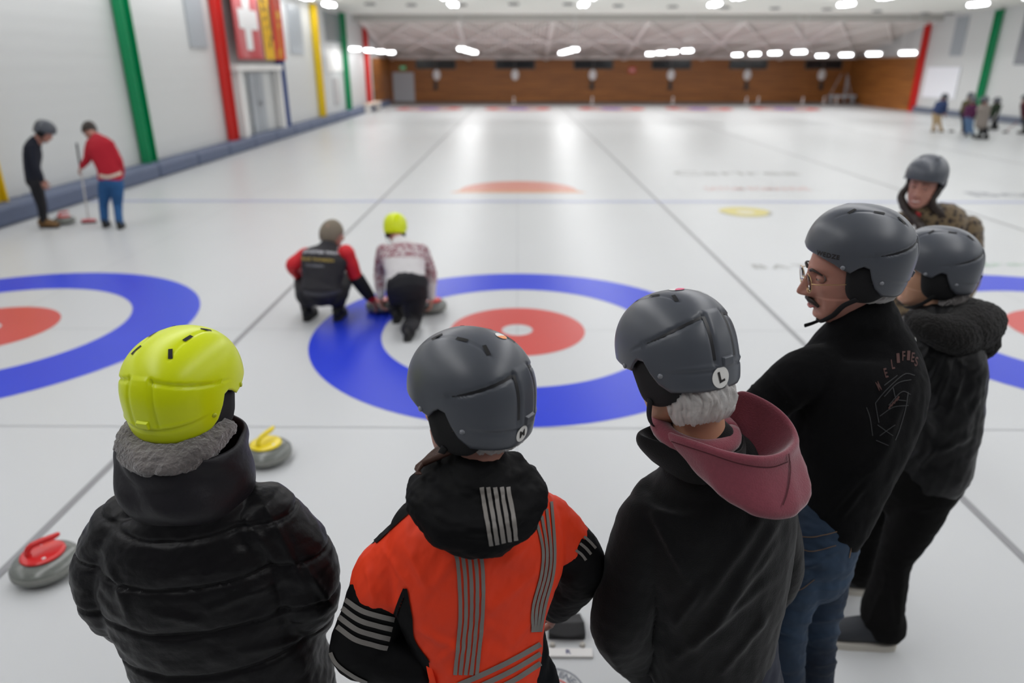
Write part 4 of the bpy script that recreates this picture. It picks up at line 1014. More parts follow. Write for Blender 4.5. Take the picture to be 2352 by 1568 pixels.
# ---------------------------------------------------------------- 2: orange and black reflective jacket
ORG = mat('jacket_orange', (0.90, 0.055, 0.014), 0.62, spec=0.3, bump=(40, 0.25, 0.003)); OBLK = mat('jacket_black_panel', (0.0035, 0.0035, 0.004), 0.7, spec=0.15, bump=(45, 0.3, 0.003)); REFL = mat('reflective_band_grey', (0.20, 0.185, 0.17), 0.45, spec=0.5)
def person_orange():
    Y = 1.27
    e = empty('person', (W(1090, 1400, Y).x, Y, 0), 0, 'person in an orange and black reflective jacket and grey helmet', 'person')
    hc = W(1082, 893, 1.31); M = frameM(hc, 58, -2, 3)
    J = standing((W(1100, 1400, Y).x, Y), 12, 1.64)
    J['neck'] = W(1095, 1085, Y); J['shL'] = W(905, 1265, Y); J['shR'] = W(1262, 1185, Y + .08); J['chest'] = W(1095, 1290, Y + .02); J['waist'] = W(1110, 1440, Y + .02)
    J['elL'] = W(835, 1478, Y - .02); J['wrL'] = W(955, 1530, Y - .06); J['elR'] = W(1335, 1300, Y + .12); J['wrR'] = W(1275, 1388, Y + .26)
    J['pelvis'] = J['waist'] - Vector((0, 0, .14))
    for s, q in (('L', -1), ('R', 1)):
        J['hip' + s] = J['pelvis'] + Vector((q * .085, q * .02, -.06)); J['kn' + s] = Vector((J['hip' + s].x, Y + .03, .47)); J['an' + s] = Vector((J['hip' + s].x + q * .02, Y, .08)); J['toe' + s] = J['an' + s] + Vector((-0.02, .13, -.04))
    body_mesh(J, M, head=HEAD_LO, thin=0.80).build('body', SKIN, e)
    h = helmet(e, M)
    # round sticker, half white half orange, and the pale patch at the rear
    for nm, d, r, half, col in (('sticker', (0.022, -0.055, 0.11), 0.0125, None, STW),):
        vs, fs = patch(d, 0, 0, 0, .0010, shape=disc_shape(r)); mb = MB(); mb.add(xf(M, vs), fs); st = mb.build(nm, col, h)
        vs, fs = patch(d, 0, 0, 150, .0014, shape=([(0, 0)] + [(r * .99 * math.cos(PI * i / 14), r * .99 * math.sin(PI * i / 14)) for i in range(15)], [(0, 1 + i, 2 + i) for i in range(14)])); mb = MB(); mb.add(xf(M, vs), fs); mb.build('sticker_print', mat('sticker_orange', (0.85, 0.25, 0.03), 0.4), st)
    vs, fs = patch(hel_pt(187, -24).normalized(), 0, 0, 0, .0012, shape=disc_shape(0.017)); mb = MB(); mb.add(xf(M, vs), fs); st = mb.build('size_sticker', STW, h)
    vs, fs = text_geo('M', .022, .0006); vs, fs = patch(hel_pt(187, -24).normalized(), 0, 0, 8, .0017, shape=(vs, fs)); mb = MB(); mb.add(xf(M, vs), fs); mb.build('size_letter', STK, st)
    hairnet(e, M, 110, 245, -0.05, -0.112, 0.9, 3)
    mb = MB()
    for k in range(5):
        a = M @ Vector((-0.060 - .003 * k, 0.0 - .008 * k, -.09)); b = W(975 - 4 * k, 1060 + 3 * k, Y - .02); c = W(955 + 3 * k, 1088, Y - .05)
        tubecr(mb, [(a, .007), ((a + b) / 2 + Vector((-.004, 0, 0)), .008), (b, .006), (c, .002)], 4, (1, 0, 0), 8)
    mb.build('hair', mat('hair_brown', (0.05, 0.018, 0.010), 0.5, bump=(90, .5, .003)), e)
    trousers(e, J, NAVY)
    for s in 'LR': shoe(e, J['an' + s], J['toe' + s], SHK, SOLEK)
    # jacket trunk and upper sleeves (orange), black side panels by face
    mb = MB(); side = Vector((1, .22, 0))
    S_ = [sec(1010, 1180, 1120, Y, .15), sec(950, 1262, 1155, Y + .01, .19), sec(902, 1302, 1205, Y + .02, .235), sec(885, 1298, 1280, Y + .02, .25), sec(905, 1275, 1360, Y + .02, .25), sec(935, 1255, 1440, Y + .02, .25), sec(950, 1250, 1500, Y + .02, .26)]
    q = list(S_); b_ = q[-1][0]; q += [(b_ + Vector((0, 0, -.06)), q[-1][1] * 1.04, q[-1][2] * 1.04)]
    tubecr(mb, q, 4, side, 28, ex=2.3)
    mid = (J['shL'] + J['elL']) / 2
    tubecr(mb, [(J['shL'] + Vector((.015, 0, -.01)), .070), (J['shL'] * .75 + J['elL'] * .25, .072), (J['shL'] * .66 + J['elL'] * .34, .073)], 5, side, 20)
    tubecr(mb, [(J['shR'] + Vector((-.01, 0, -.01)), .066), (J['shR'] * .6 + J['elR'] * .4, .064), (J['shR'] * .5 + J['elR'] * .5, .062)], 5, side, 20)
    F = folds([((1000, 1340), (1095, 1215), 13), ((925, 1250), (985, 1360), 11), ((1250, 1300), (1130, 1400), 12), ((960, 1440), (1070, 1500), 10), ((1180, 1480), (1262, 1370), 9), ((880, 1260), (930, 1340), 8), ((1150, 1300), (1230, 1230), 10), ((840, 1300), (860, 1390), 8), ((1000, 1520), (1120, 1440), 10)], amp=.0055)
    me = fuse(mb, 0.005, 6, joined(F, wr(21, 13, .005, (1, 1, .8)), wr(22, 36, .0022, (1.4, 1, .7))))
    # black flank: faces on the left side under the arm, and a wedge on the left shoulder
    jk = link('jacket', me, [ORG, OBLK], e)
    inv = CR.transposed(); n = len(me.polygons); ce = np.empty(n * 3); me.polygons.foreach_get('center', ce); ce = ce.reshape(-1, 3)
    Cm = np.array(inv); L = (ce - np.array(CO)) @ Cm.T; px = 1176 + FPX * L[:, 0] / -L[:, 2]; py = 784 - FPX * L[:, 1] / -L[:, 2]
    def inpoly(px, py, P):
        r = np.zeros(len(px), bool); j = len(P) - 1
        for i in range(len(P)):
            xi, yi = P[i]; xj, yj = P[j]; c = ((yi > py) != (yj > py)) & (px < (xj - xi) * (py - yi) / (yj - yi + 1e-9) + xi); r ^= c; j = i
        return r
    blk = inpoly(px, py, [(932, 1352), (943, 1420), (948, 1470), (985, 1520), (985, 1600), (820, 1600), (820, 1500), (905, 1430)]) | inpoly(px, py, [(835, 1243), (855, 1250), (935, 1178), (965, 1150), (900, 1150), (820, 1210)]) | ((ce[:, 2] < W(1100, 1545, Y).z - .055))
    me.polygons.foreach_set('material_index', blk.astype(int))
    bj0 = bvh_of(me)
    for P in ([(905, 1425), (918, 1385), (932, 1350)], [(932, 1350), (938, 1385), (944, 1420), (950, 1470), (985, 1520)], [(826, 1232), (845, 1247), (860, 1247), (900, 1210), (938, 1176)]):
        o_ = strip_on(bj0, P, 9, n=10, off=.003)
        if o_.f: o_.build('panel_piping', OBLK, jk)
    # lower sleeves, black
    mb = MB(); tubecr(mb, [(J['shL'] * .70 + J['elL'] * .30, .0715), (J['shL'] * .2 + J['elL'] * .8, .077), (J['elL'] + Vector((0, 0, -.01)), .076), ((J['elL'] + J['wrL']) / 2, .064), (J['wrL'], .050)], 5, side, 20)
    me2 = fuse(mb, .006, 5, joined(wr(25, 16, .004), wr(26, 40, .0018))); sl = link('sleeve', me2, OBLK, e)
    mb = MB(); tubecr(mb, [(J['wrL'] + Vector((.030, .0, .005)), .051), (J['wrL'] + Vector((.042, .002, .007)), .052)], 3, side, 20, cap=False); mb.build('cuff', ORG, sl)
    mb = MB(); tubecr(mb, [(J['shR'] * .52 + J['elR'] * .48, .064), (J['elR'] + Vector((0, 0, 0)), .066), ((J['elR'] + J['wrR']) / 2, .062), (J['wrR'], .050)], 5, side, 20)
    me3 = fuse(mb, .006, 5, joined(wr(27, 16, .004), wr(28, 40, .0018))); sr = link('sleeve', me3, OBLK, e)
    mb = MB(); tubecr(mb, [(J['elR'] + Vector((.050, .0, -.035)), .012), ((J['elR'] + J['wrR']) / 2 + Vector((.052, 0, -.01)), .013), (J['wrR'] + Vector((.045, 0, -.01)), .010)], 5, side, 10); mb.build('sleeve_panel', ORG, sr)
    # collar and hood lying on the back
    mb = MB()
    hc2 = W(1095, 1130, Y - .10)
    tubecr(mb, [(W(975, 1105, Y - .0), .030, .036), (W(985, 1150, Y - .06), .045, .05), (W(1040, 1195, Y - .105), .055, .055), (W(1105, 1215, Y - .115), .058, .058), (W(1170, 1190, Y - .095), .052, .052), (W(1212, 1140, Y - .04), .040, .045), (W(1205, 1100, Y + .02), .030, .034)], 5, (0, 0, 1), 20)
    tubecr(mb, [(W(1000, 1100, Y), .04), (W(1095, 1135, Y - .06), .055), (W(1195, 1105, Y), .04)], 5, (0, 0, 1), 16)
    tubecr(mb, [(W(1010, 1080, Y + .01), .034), (W(1095, 1100, Y - .045), .045), (W(1170, 1075, Y + .02), .036)], 5, (0, 0, 1), 16)
    tubecr(mb, [(W(1095, 1130, Y + .0), .085, .08), (W(1095, 1065, Y + .01), .068, .064)], 3, (1, 0, 0), 20)
    me4 = fuse(mb, .0055, 5, joined(wr(31, 18, .006, (1, 1, 2.0)), wr(32, 48, .003, (.6, 1, 2.2)))); hd = link('hood', me4, OBLK, e)
    # reflective bands
    bj = bvh_of(me); bh = bvh_of(me4); bl = bvh_of(me2); br_ = bvh_of(me3)
    for k in range(5):
        strip_on(bh, [(1106 + 15 * k, 1119), (1113 + 15.5 * k, 1165), (1121 + 15 * k, 1210), (1128 + 14 * k, 1252 - 3 * k)], 9.5, n=12).build('reflective_stripe', REFL, hd)
    for k in range(5):
        strip_on(bj, [(1036 + 15 * k, 1222 + 5 * k), (1052 + 14 * k, 1300), (1057 + 13 * k, 1400), (1052 + 12.5 * k, 1480), (1045 + 12.5 * k, 1548)], 8.5, n=14).build('reflective_stripe', REFL, jk)
    for k in range(4):
        strip_on(bj, [(1232 + 11 * k, 1200 - 16 * k), (1246 + 9 * k, 1260), (1242 + 9 * k, 1320), (1224 + 9 * k, 1390), (1222 + 6 * k, 1450)], 6.5, n=14).build('reflective_stripe', REFL, jk)
    for k in range(3):
        strip_on(bj, [(1240, 1478 + 22 * k), (1180, 1512 + 24 * k), (1110, 1546 + 24 * k), (1050, 1572 + 24 * k)], 12, n=14).build('hem_stripe', REFL, jk)
    for k in range(4):
        strip_on(bl, [(788 - 4 * k, 1372 + 22 * k), (830 - 5 * k, 1400 + 22 * k), (870 - 5 * k, 1413 + 22 * k), (905 - 5 * k, 1422 + 22 * k)], 12, n=12).build('sleeve_stripe', REFL, sl)
    for k in range(4):
        strip_on(bl, [(755, 1480 + 20 * k), (772, 1520 + 20 * k), (810, 1550 + 20 * k), (850, 1570 + 20 * k)], 9, n=12).build('cuff_stripe', REFL, sl)
    for k in range(3):
        strip_on(br_, [(1322 + 9 * k, 1262 - 15 * k), (1335 + 10 * k, 1272 - 13 * k), (1345 + 11 * k, 1285 - 13 * k)], 6, n=8).build('sleeve_stripe', REFL, sr)
    return e
person_orange()
def inpix(me):
    n = len(me.polygons); ce = np.empty(n * 3); me.polygons.foreach_get('center', ce); ce = ce.reshape(-1, 3)
    L = (ce - np.array(CO)) @ np.array(CR.transposed()).T
    return 1176 + FPX * L[:, 0] / -L[:, 2], 784 - FPX * L[:, 1] / -L[:, 2], ce
# ---------------------------------------------------------------- 3: maroon hood, black fleece
MAR = mat('hood_maroon', (0.20, 0.036, 0.055), 0.95, sheen=0.5, bump=(300, 0.5, 0.002), noise=(120, 0.15))
def person_maroon():
    Y = 1.38
    e = empty('person', (W(1640, 1400, Y).x, Y, 0), 0, 'person in a black fleece with a maroon hood hanging down the back', 'person')
    hc = W(1549, 800, 1.42); M = frameM(hc, 34, -22, 2)
    J = standing((W(1650, 1400, Y).x, Y), 20, 1.72)
    J['neck'] = W(1612, 985, Y); J['shL'] = W(1480, 1190, Y - .02); J['shR'] = W(1775, 1120, Y + .10); J['chest'] = W(1640, 1200, Y + .02); J['waist'] = W(1655, 1440, Y + .03)
    J['elL'] = W(1425, 1440, Y - .03); J['wrL'] = W(1480, 1545, Y + .17); J['elR'] = W(1790, 1320, Y + .16); J['wrR'] = W(1740, 1420, Y + .33)
    J['pelvis'] = J['waist'] - Vector((-.01, 0, .15))
    for s, q in (('L', -1), ('R', 1)):
        J['hip' + s] = J['pelvis'] + Vector((q * .085, q * .03, -.06)); J['kn' + s] = Vector((J['hip' + s].x, Y + .03 + q * .03, .49)); J['an' + s] = Vector((J['hip' + s].x, Y + q * .04, .08)); J['toe' + s] = J['an' + s] + Vector((-0.05, .12, -.04))
    body_mesh(J, M, head=HEAD_LO, thin=0.82).build('body', SKIN2, e)
    h = helmet(e, M)
    d = hel_pt(188, -25); vs, fs = patch(d, 0, 0, 0, .0012, shape=disc_shape(0.0215)); mb = MB(); mb.add(xf(M, vs), fs); st = mb.build('size_sticker', STW, h)
    vs, fs = text_geo('L', .030, .0012); vs, fs = patch(d, 0, 0, 12, .0018, shape=([(v[0], v[1]) for v in vs], fs)); mb = MB(); mb.add(xf(M, vs), fs); mb.build('size_letter', STK, st)
    d = (0.0, -0.035, 0.12); r = .0165
    vs, fs = patch(d, 0, 0, 0, .0010, shape=disc_shape(r)); mb = MB(); mb.add(xf(M, vs), fs); st = mb.build('sticker', STW, h)
    vs, fs = patch(d, 0, 0, -150, .0015, shape=([(0, -.002)] + [(r * .99 * math.cos(PI * i / 14), r * .99 * math.sin(PI * i / 14)) for i in range(15)], [(0, 1 + i, 2 + i) for i in range(14)])); mb = MB(); mb.add(xf(M, vs), fs); mb.build('sticker_print', mat('sticker_pink', (0.75, 0.03, 0.16), 0.4), st)
    hairnet(e, M, 105, 262, -0.045, -0.158, 1.15, 8)
    trousers(e, J, mat('trousers_navy', (0.012, 0.015, 0.030), 0.75, bump=(120, .2, .001)), waist=(.165, .125))
    for s in 'LR': shoe(e, J['an' + s], J['toe' + s], SHK, SOLEK)
    FLE = mat('fleece_charcoal', (0.0060, 0.0061, 0.0065), 0.95, spec=.15, sheen=0.14, bump=(320, 0.5, 0.002))
    mb = MB(); side = Vector((1, .30, 0))
    S_ = [sec(1530, 1700, 1030, Y, .15), sec(1478, 1790, 1090, Y + .02, .20), sec(1440, 1822, 1150, Y + .02, .25), sec(1440, 1832, 1230, Y + .02, .27), sec(1468, 1815, 1330, Y + .02, .27), sec(1480, 1790, 1430, Y + .03, .27), sec(1490, 1775, 1500, Y + .03, .27)]
    q = list(S_); b_ = q[-1][0]; q += [(b_ + Vector((0, 0, -.05)), q[-1][1] * 1.0, q[-1][2] * 1.0)]
    tubecr(mb, q, 4, side, 28, ex=2.2)
    tubecr(mb, [(J['shL'] + Vector((.01, 0, -.01)), .070), ((J['shL'] * .5 + J['elL'] * .5), .074), (J['elL'] + Vector((.0, 0, 0)), .074), ((J['elL'] + J['wrL']) / 2, .062), (J['wrL'], .048)], 5, side, 20)
    tubecr(mb, [(J['shR'] + Vector((-.02, 0, -.01)), .068), ((J['shR'] * .5 + J['elR'] * .5), .064), (J['elR'], .060), ((J['elR'] + J['wrR']) / 2, .055), (J['wrR'], .045)], 5, side, 20)
    F = folds([((1590, 1410), (1750, 1180), 13), ((1630, 1440), (1800, 1170), 11), ((1540, 1520), (1770, 1330), 12), ((1600, 1480), (1780, 1250), 10), ((1660, 1540), (1770, 1400), 10), ((1545, 1440), (1620, 1330), 10), ((1470, 1560), (1520, 1420), 12), ((1500, 1180), (1580, 1330), 8), ((1390, 1480), (1440, 1560), 9)], amp=.0085)
    me = fuse(mb, 0.006, 6, joined(F, wr(41, 11, .004, (1, 1, .8)), wr(42, 34, .0016, (1.4, 1, .7))))
    jk = link('fleece_jacket', me, FLE, e)
    # stand collar with a flap turned out at the left
    mb = MB(); n = 40; vs = []; fs = []; c0 = W(1610, 1010, Y)
    for j, (r, z) in enumerate(((.098, -.050), (.100, -.015), (.096, .012), (.088, .016), (.082, -.02))):
        for i in range(n):
            a = 2 * PI * i / n; fl = max(0, math.cos(a - R(172))) ** 6
            vs.append(c0 + Vector(((r + .050 * fl * (1 if j in (1, 2, 3) else .3)) * math.cos(a), (r + .01) * math.sin(a) * .95, z + (.004 if j < 4 else 0) * math.sin(4 * a))))
    for j in range(4):
        for i in range(n): k = (i + 1) % n; fs.append((j * n + i, j * n + k, (j + 1) * n + k, (j + 1) * n + i))
    mb.add(vs, fs); o = mb.build('collar', FLE, jk); s = o.modifiers.new('s', 'SUBSURF'); s.levels = 1; s.render_levels = 2
    nc = W(1597, 985, Y + .01); mb = MB(); q = [nc + Vector((.078 * math.cos(2 * PI * i / 32), .074 * math.sin(2 * PI * i / 32), .008 * math.sin(2 * PI * i / 32 + .5) - .01 * math.cos(2 * PI * i / 32))) for i in range(33)]
    mb.loft(q, [(.020, .024)] * 33, (0, 0, 1), 14, cap=False); hn = mb.build('hood_neckline', MAR, e)
    # maroon hood: a pouch with an open mouth
    rim = [(1517, 985, 0.01), (1548, 1000, -.055), (1600, 1017, -.10), (1659, 1037, -.135), (1715, 1048, -.15), (1765, 1050, -.145), (1806, 1037, -.12), (1827, 1010, -.075), (1815, 975, -.03), (1785, 942, .005), (1743, 916, .04), (1700, 903, .065), (1668, 925, .075), (1630, 950, .085), (1580, 955, .085), (1535, 962, .06)]
    rp = [W(a, b, Y + c) for a, b, c in rim]; rp = [Vector(p) for p in cr([tuple(p) for p in rp] + [tuple(rp[0])], 5)[:-1]]; n = len(rp)
    B = W(1762, 1158, Y - .125); cen = sum(rp, Vector()) / n; loops = []
    inner = W(1720, 1010, Y - .02) - Vector((0, 0, .05))
    for t in (0.75, 0.4, 0.16): loops.append([p.lerp(inner, t) - Vector((0, 0, .03 * t)) for p in rp])
    roll = [(p - cen).normalized() for p in rp]
    loops.append([p - r_ * .006 + Vector((0, 0, .003)) for p, r_ in zip(rp, roll)]); loops.append([p + r_ * .003 + Vector((0, 0, .006)) for p, r_ in zip(rp, roll)])
    loops.append([p + r_ * .010 + Vector((0, 0, -.004)) for p, r_ in zip(rp, roll)]); loops.append([p + r_ * .008 - Vector((0, 0, .018)) for p, r_ in zip(rp, roll)])
    for t in (.22, .42, .62, .80, .93):
        loops.append([(p - Vector((0, 0, .018))).lerp(B, t) + Vector((r_.x, r_.y, 0)) * (.052 * math.sin(PI * t ** 1.35)) + Vector((.010 * math.sin(PI * t), -.022 * math.sin(PI * t), -.030 * math.sin(PI * t) * max(0, -r_.y))) + Vector((.003 * math.sin(i * .9 + t * 5), 0, 0)) for i, (p, r_) in enumerate(zip(rp, roll))])
    vs = [p for l in loops for p in l]; fs = []
    for j in range(len(loops) - 1):
        for i in range(n): k = (i + 1) % n; fs.append((j * n + i, j * n + k, (j + 1) * n + k, (j + 1) * n + i))
    fs.append(tuple((len(loops) - 1) * n + i for i in range(n)))
    mb = MB(); mb.add(vs, fs); hd = mb.build('hood', MAR, e); s = hd.modifiers.new('s', 'SUBSURF'); s.levels = 1; s.render_levels = 1
    hb = bvh_of(mb.mesh('t'))
    strip_on(hb, [(1808, 1042), (1812, 1080), (1806, 1130), (1796, 1160)], 3.0, n=8, off=.004).build('seam', mat('seam_maroon_dark', (.07, .012, .018), .9), hd)
    strip_on(hb, [(1545, 1012), (1620, 1036), (1700, 1062), (1765, 1070), (1806, 1058)], 2.5, n=10, off=.004).build('seam', MATS['seam_maroon_dark'], hd)
    return e
person_maroon()

# ---------------------------------------------------------------- 4: man with glasses and moustache
def jeans_mat():
    m = mat('jeans_blue', (0.014, 0.028, 0.058), 0.8, bump=(60, .3, .002)); nt = m.node_tree; b = nt.nodes['Principled BSDF']
    tc = nt.nodes.new('ShaderNodeTexCoord'); n = nt.nodes.new('ShaderNodeTexNoise'); n.inputs['Scale'].default_value = 4; n.inputs['Detail'].default_value = 5
    nt.links.new(tc.outputs['Object'], n.inputs['Vector']); r_ = nt.nodes.new('ShaderNodeValToRGB'); e = r_.color_ramp.elements
    e[0].position = .35; e[0].color = (.005, .012, .028, 1); e[1].position = .75; e[1].color = (.024, .052, .098, 1)
    nt.links.new(n.outputs[0], r_.inputs[0]); nt.links.new(r_.outputs[0], b.inputs['Base Color']); return m
JEANS = jeans_mat()
def person_glasses():
    Y = 1.78
    e = empty('person', (W(1900, 1400, Y).x, Y - .05, 0), 0, 'man with glasses and moustache in a grey helmet, black fleece and blue jeans', 'person')
    hc = W(1971, 580, 1.84); M = frameM(hc, 74, 5, -3)
    J = standing((W(1890, 1400, Y).x, Y), 60, 1.80)
    J['neck'] = W(2000, 735, Y + .06); J['shL'] = W(1890, 860, Y - .0); J['shR'] = W(2040, 800, Y + .22); J['chest'] = W(1965, 880, Y + .04); J['waist'] = W(1915, 1110, Y - .02)
    J['elL'] = W(1735, 935, Y + .04); J['wrL'] = W(1650, 1000, Y + .14); J['elR'] = W(1950, 1000, Y + .33); J['wrR'] = W(1850, 1010, Y + .40)
    J['pelvis'] = W(1872, 1230, Y - .04)
    J['hipL'] = W(1838, 1275, Y - .09); J['knL'] = W(1806, 1420, Y - .10); J['anL'] = W(1805, 1640, Y - .10)
    J['hipR'] = W(1896, 1270, Y + .02); J['knR'] = W(1874, 1440, Y + .0); J['anR'] = W(1870, 1640, Y - .02)
    for s in 'LR': J['an' + s].z = .09; J['toe' + s] = J['an' + s] + Vector((-.13, .05, -.04))
    hm = M @ Matrix.Translation((0, 0.010, -0.052)) @ Matrix.Rotation(R(10), 4, 'Z') @ Matrix.Rotation(R(-13), 4, 'X') @ Matrix.Diagonal((1.06, 1.10, 1.16, 1))
    body_mesh(J, M, head=HEAD, thin=0.80, voxel=.007, facem=hm).build('body', SKIN, e)
    h = helmet(e, M, padf=0.004, strap=[(0.094, -0.01, -0.100), (0.082, 0.015, -0.128), (0.058, 0.030, -0.170), (0.0, 0.050, -0.212)])
    vs, fs = text_geo('WEDZE', .0165, .0006, 1.15)
    vs, fs = patch(hel_pt(-46, 2.6).normalized(), 0, 0, 4, .0008, shape=([v[:2] for v in vs], fs)); mb = MB(); mb.add(xf(M, vs), fs); mb.build('lettering', STK, h)
    mb = MB(); mb.loft([M @ Vector((-.005, .050, -.210)), M @ Vector((-.012, .066, -.218)), M @ Vector((-.018, .084, -.226))], [(.005, .002), (.0055, .002), (.006, .002)], (0, 0, 1), 8); mb.build('strap_end', HBLK, h)
    hairnet(e, M, 120, 262, -0.05, -0.118, 1.1, 4)
    mb = MB(); vs = []
    eyes(e, hm); HK = mat('hair_black_brown', (0.018, 0.011, 0.008), .5); brows(e, hm, HK, .0048)
    # sideburn, moustache, stubble chin line, lips
    for s in (-1, 1):
        mb = MB(); mb.loft([hm @ Vector((s * .0745, .020, .012)), hm @ Vector((s * .0755, .016, -.010)), hm @ Vector((s * .0745, .014, -.026))], [(.010, .004), (.009, .004), (.004, .002)], M.to_3x3() @ Vector((0, 1, 0)), 12); mb.build('sideburn', HK, e)
        mb = MB(); q = cr([(s * 0.0, .0925, -.0605), (s * .010, .0945, -.0605), (s * .021, .0880, -.0640), (s * .030, .0790, -.0725)], 5)
        mb.loft([hm @ Vector(p) for p in q], [(.0095 * (1 - .5 * i / len(q)), .0075 * (1 - .5 * i / len(q))) for i in range(len(q))], M.to_3x3() @ Vector((0, 0, 1)), 12); mb.build('moustache', HK, e)
    for (z, th, y0) in ((-.0695, .0030, .0925), (-.0800, .0042, .0925)):
        mb = MB(); q = cr([(-.020, y0 - .0095, -.0745), (-.010, y0 - .0015, z), (0, y0, z), (.010, y0 - .0015, z), (.020, y0 - .0095, -.0745)], 4)
        mb.loft([hm @ Vector(p) for p in q], [(th * (0.35 + .65 * math.sin(PI * i / (len(q) - 1))), .0035) for i in range(len(q))], M.to_3x3() @ Vector((0, 0, 1)), 10); mb.build('lip', LIP, e)
    # round wire glasses
    GOLD = mat('gold_wire', (0.62, 0.42, 0.20), .3, metal=1)
    gl = mat('lens_glass', (1, 1, 1), 0.02, trans=1.0, ior=1.12)
    gm = MB(); gy = .106
    for s in (-1, 1):
        c = Vector((s * .0335, gy - .002, -.010)); q = [hm @ (c + Vector((.0245 * math.cos(2 * PI * i / 36), -abs(.0245 * math.cos(2 * PI * i / 36) + s * .0) * .10, .0225 * math.sin(2 * PI * i / 36)))) for i in range(37)]
        gm.loft(q, [.0010] * 37, (0, 0, 1), 8, cap=False)
        gm.loft([hm @ Vector((s * .058, gy - .004, -.004)), hm @ Vector((s * .070, gy - .014, -.003)), hm @ Vector((s * .078, .055, -.004)), hm @ Vector((s * .080, .0, -.008))], [.0011] * 4, (0, 0, 1), 8)
    gm.loft([hm @ Vector((-.0095, gy - .002, -.006)), hm @ Vector((0, gy + .003, -.002)), hm @ Vector((.0095, gy - .002, -.006))], [.0010] * 3, (0, 0, 1), 8)
    go = gm.build('glasses', GOLD, e); go['label'] = 'round thin gold wire glasses'
    for s in (-1, 1):
        c = Vector((s * .0335, gy - .003, -.010)); mb = MB()
        mb.add([hm @ c] + [hm @ (c + Vector((.024 * math.cos(2 * PI * i / 28), -.001, .022 * math.sin(2 * PI * i / 28)))) for i in range(28)], [(0, 1 + i, 1 + (i + 1) % 28) for i in range(28)])
        l_ = mb.build('lens', gl, go); so = l_.modifiers.new('s', 'SOLIDIFY'); so.thickness = .0012
    # jeans
    mb = MB(); rt = J['_rt']
    tubecr(mb, [(W(1886, 1165, Y - .02), .145, .120), (J['pelvis'], .150, .125), ((J['hipL'] + J['hipR']) / 2 - Vector((0, 0, .03)), .138, .118)], 4, rt, 24)
    for s in 'LR':
        a, b, c = J['hip' + s], J['kn' + s], J['an' + s]
        tubecr(mb, [(a, .090), (a.lerp(b, .5), .080), (b, .066), (b.lerp(c, .45), .064), (c + Vector((0, 0, .0)), .060)], 6, rt, 20)
    F = folds([((1800, 1330), (1960, 1240), 9), ((1790, 1300), (1900, 1290), 7), ((1850, 1470), (1975, 1440), 7), ((1850, 1500), (1970, 1480), 6), ((1840, 1430), (1960, 1410), 6), ((1780, 1440), (1840, 1470), 6), ((1860, 1530), (1960, 1510), 6)], amp=.006)
    me = fuse(mb, .006, 5, joined(F, wr(51, 16, .004, (1, 1, 2.4)), wr(52, 46, .0018, (1, 1, 2))))
    jn = link('jeans', me, JEANS, e); bj = bvh_of(me)
    TH = mat('stitch_tan', (.16, .10, .06), .8)
    for P in ([(1818, 1228), (1870, 1232), (1940, 1215), (1955, 1210)], [(1815, 1245), (1860, 1265), (1920, 1252)], [(1975, 1160), (1960, 1230), (1950, 1280)], [(1775, 1340), (1830, 1355), (1870, 1330)]):
        strip_on(bj, P, 2.2, n=8, off=.002).build('stitching', TH, jn)
    for s in 'LR': shoe(e, J['an' + s], J['toe' + s], SHK, SOLEK)
    # fleece
    mb = MB(); side = Vector((.80, .60, 0))
    def s2(l, r, py, Y_, th): c, ra, rb = sec(l, r, py, Y_, th); return (c, ra * 1.02, rb)
    side = Vector((1, .25, 0))
    S_ = [s2(1905, 2065, 745, Y + .06, .17), s2(1872, 2092, 790, Y + .07, .26), s2(1835, 2112, 850, Y + .06, .33), s2(1822, 2106, 920, Y + .04, .35), s2(1818, 2075, 990, Y + .02, .34), s2(1815, 2035, 1060, Y, .32), s2(1812, 2000, 1130, Y - .02, .30), s2(1812, 1972, 1185, Y - .03, .29)]
    tubecr(mb, S_, 4, side, 28, ex=2.2)
    tubecr(mb, [(W(1885, 850, Y + .02), .076), (W(1838, 868, Y + .01), .074), (W(1790, 900, Y + .02), .068), (W(1735, 945, Y + .04), .060), (W(1650, 1000, Y + .12), .050)], 5, (0, 0, 1), 20)
    tubecr(mb, [(J['shR'] - Vector((.04, .02, .02)), .075), (J['elR'], .062), (J['wrR'], .05)], 5, (0, 0, 1), 16)
    tubecr(mb, [(W(1985, 740, Y + .05), .085, .08), (W(1990, 716, Y + .055), .078, .074)], 3, side, 20)
    F = folds([((1720, 880), (1800, 960), 9), ((1760, 850), (1830, 930), 8), ((1990, 1120), (2060, 960), 14), ((1900, 1180), (2010, 1060), 10), ((2035, 1000), (2100, 860), 12), ((1930, 1190), (1990, 1110), 7), ((1700, 900), (1760, 960), 7)], amp=.0075)
    me = fuse(mb, .006, 6, joined(F, wr(53, 12, .004, (1, 1, 1)), wr(54, 36, .0015)))
    jk = link('fleece_jacket', me, BLKF, e); bj = bvh_of(me)
    mb = MB(); mb.loft([W(2000, 728, Y + .02), W(2035, 722, Y + .05)], [(.016, .030), (.016, .030)], (0, 0, 1), 14); mb.build('inner_collar', mat('collar_green', (.02, .14, .06), .7), e)
    # faded print on the back: letters in an arc over a line drawing
    PR = mat('print_faded_pink', (.075, .036, .032), .9); PG = mat('print_faded_grey', (.042, .042, .044), .9)
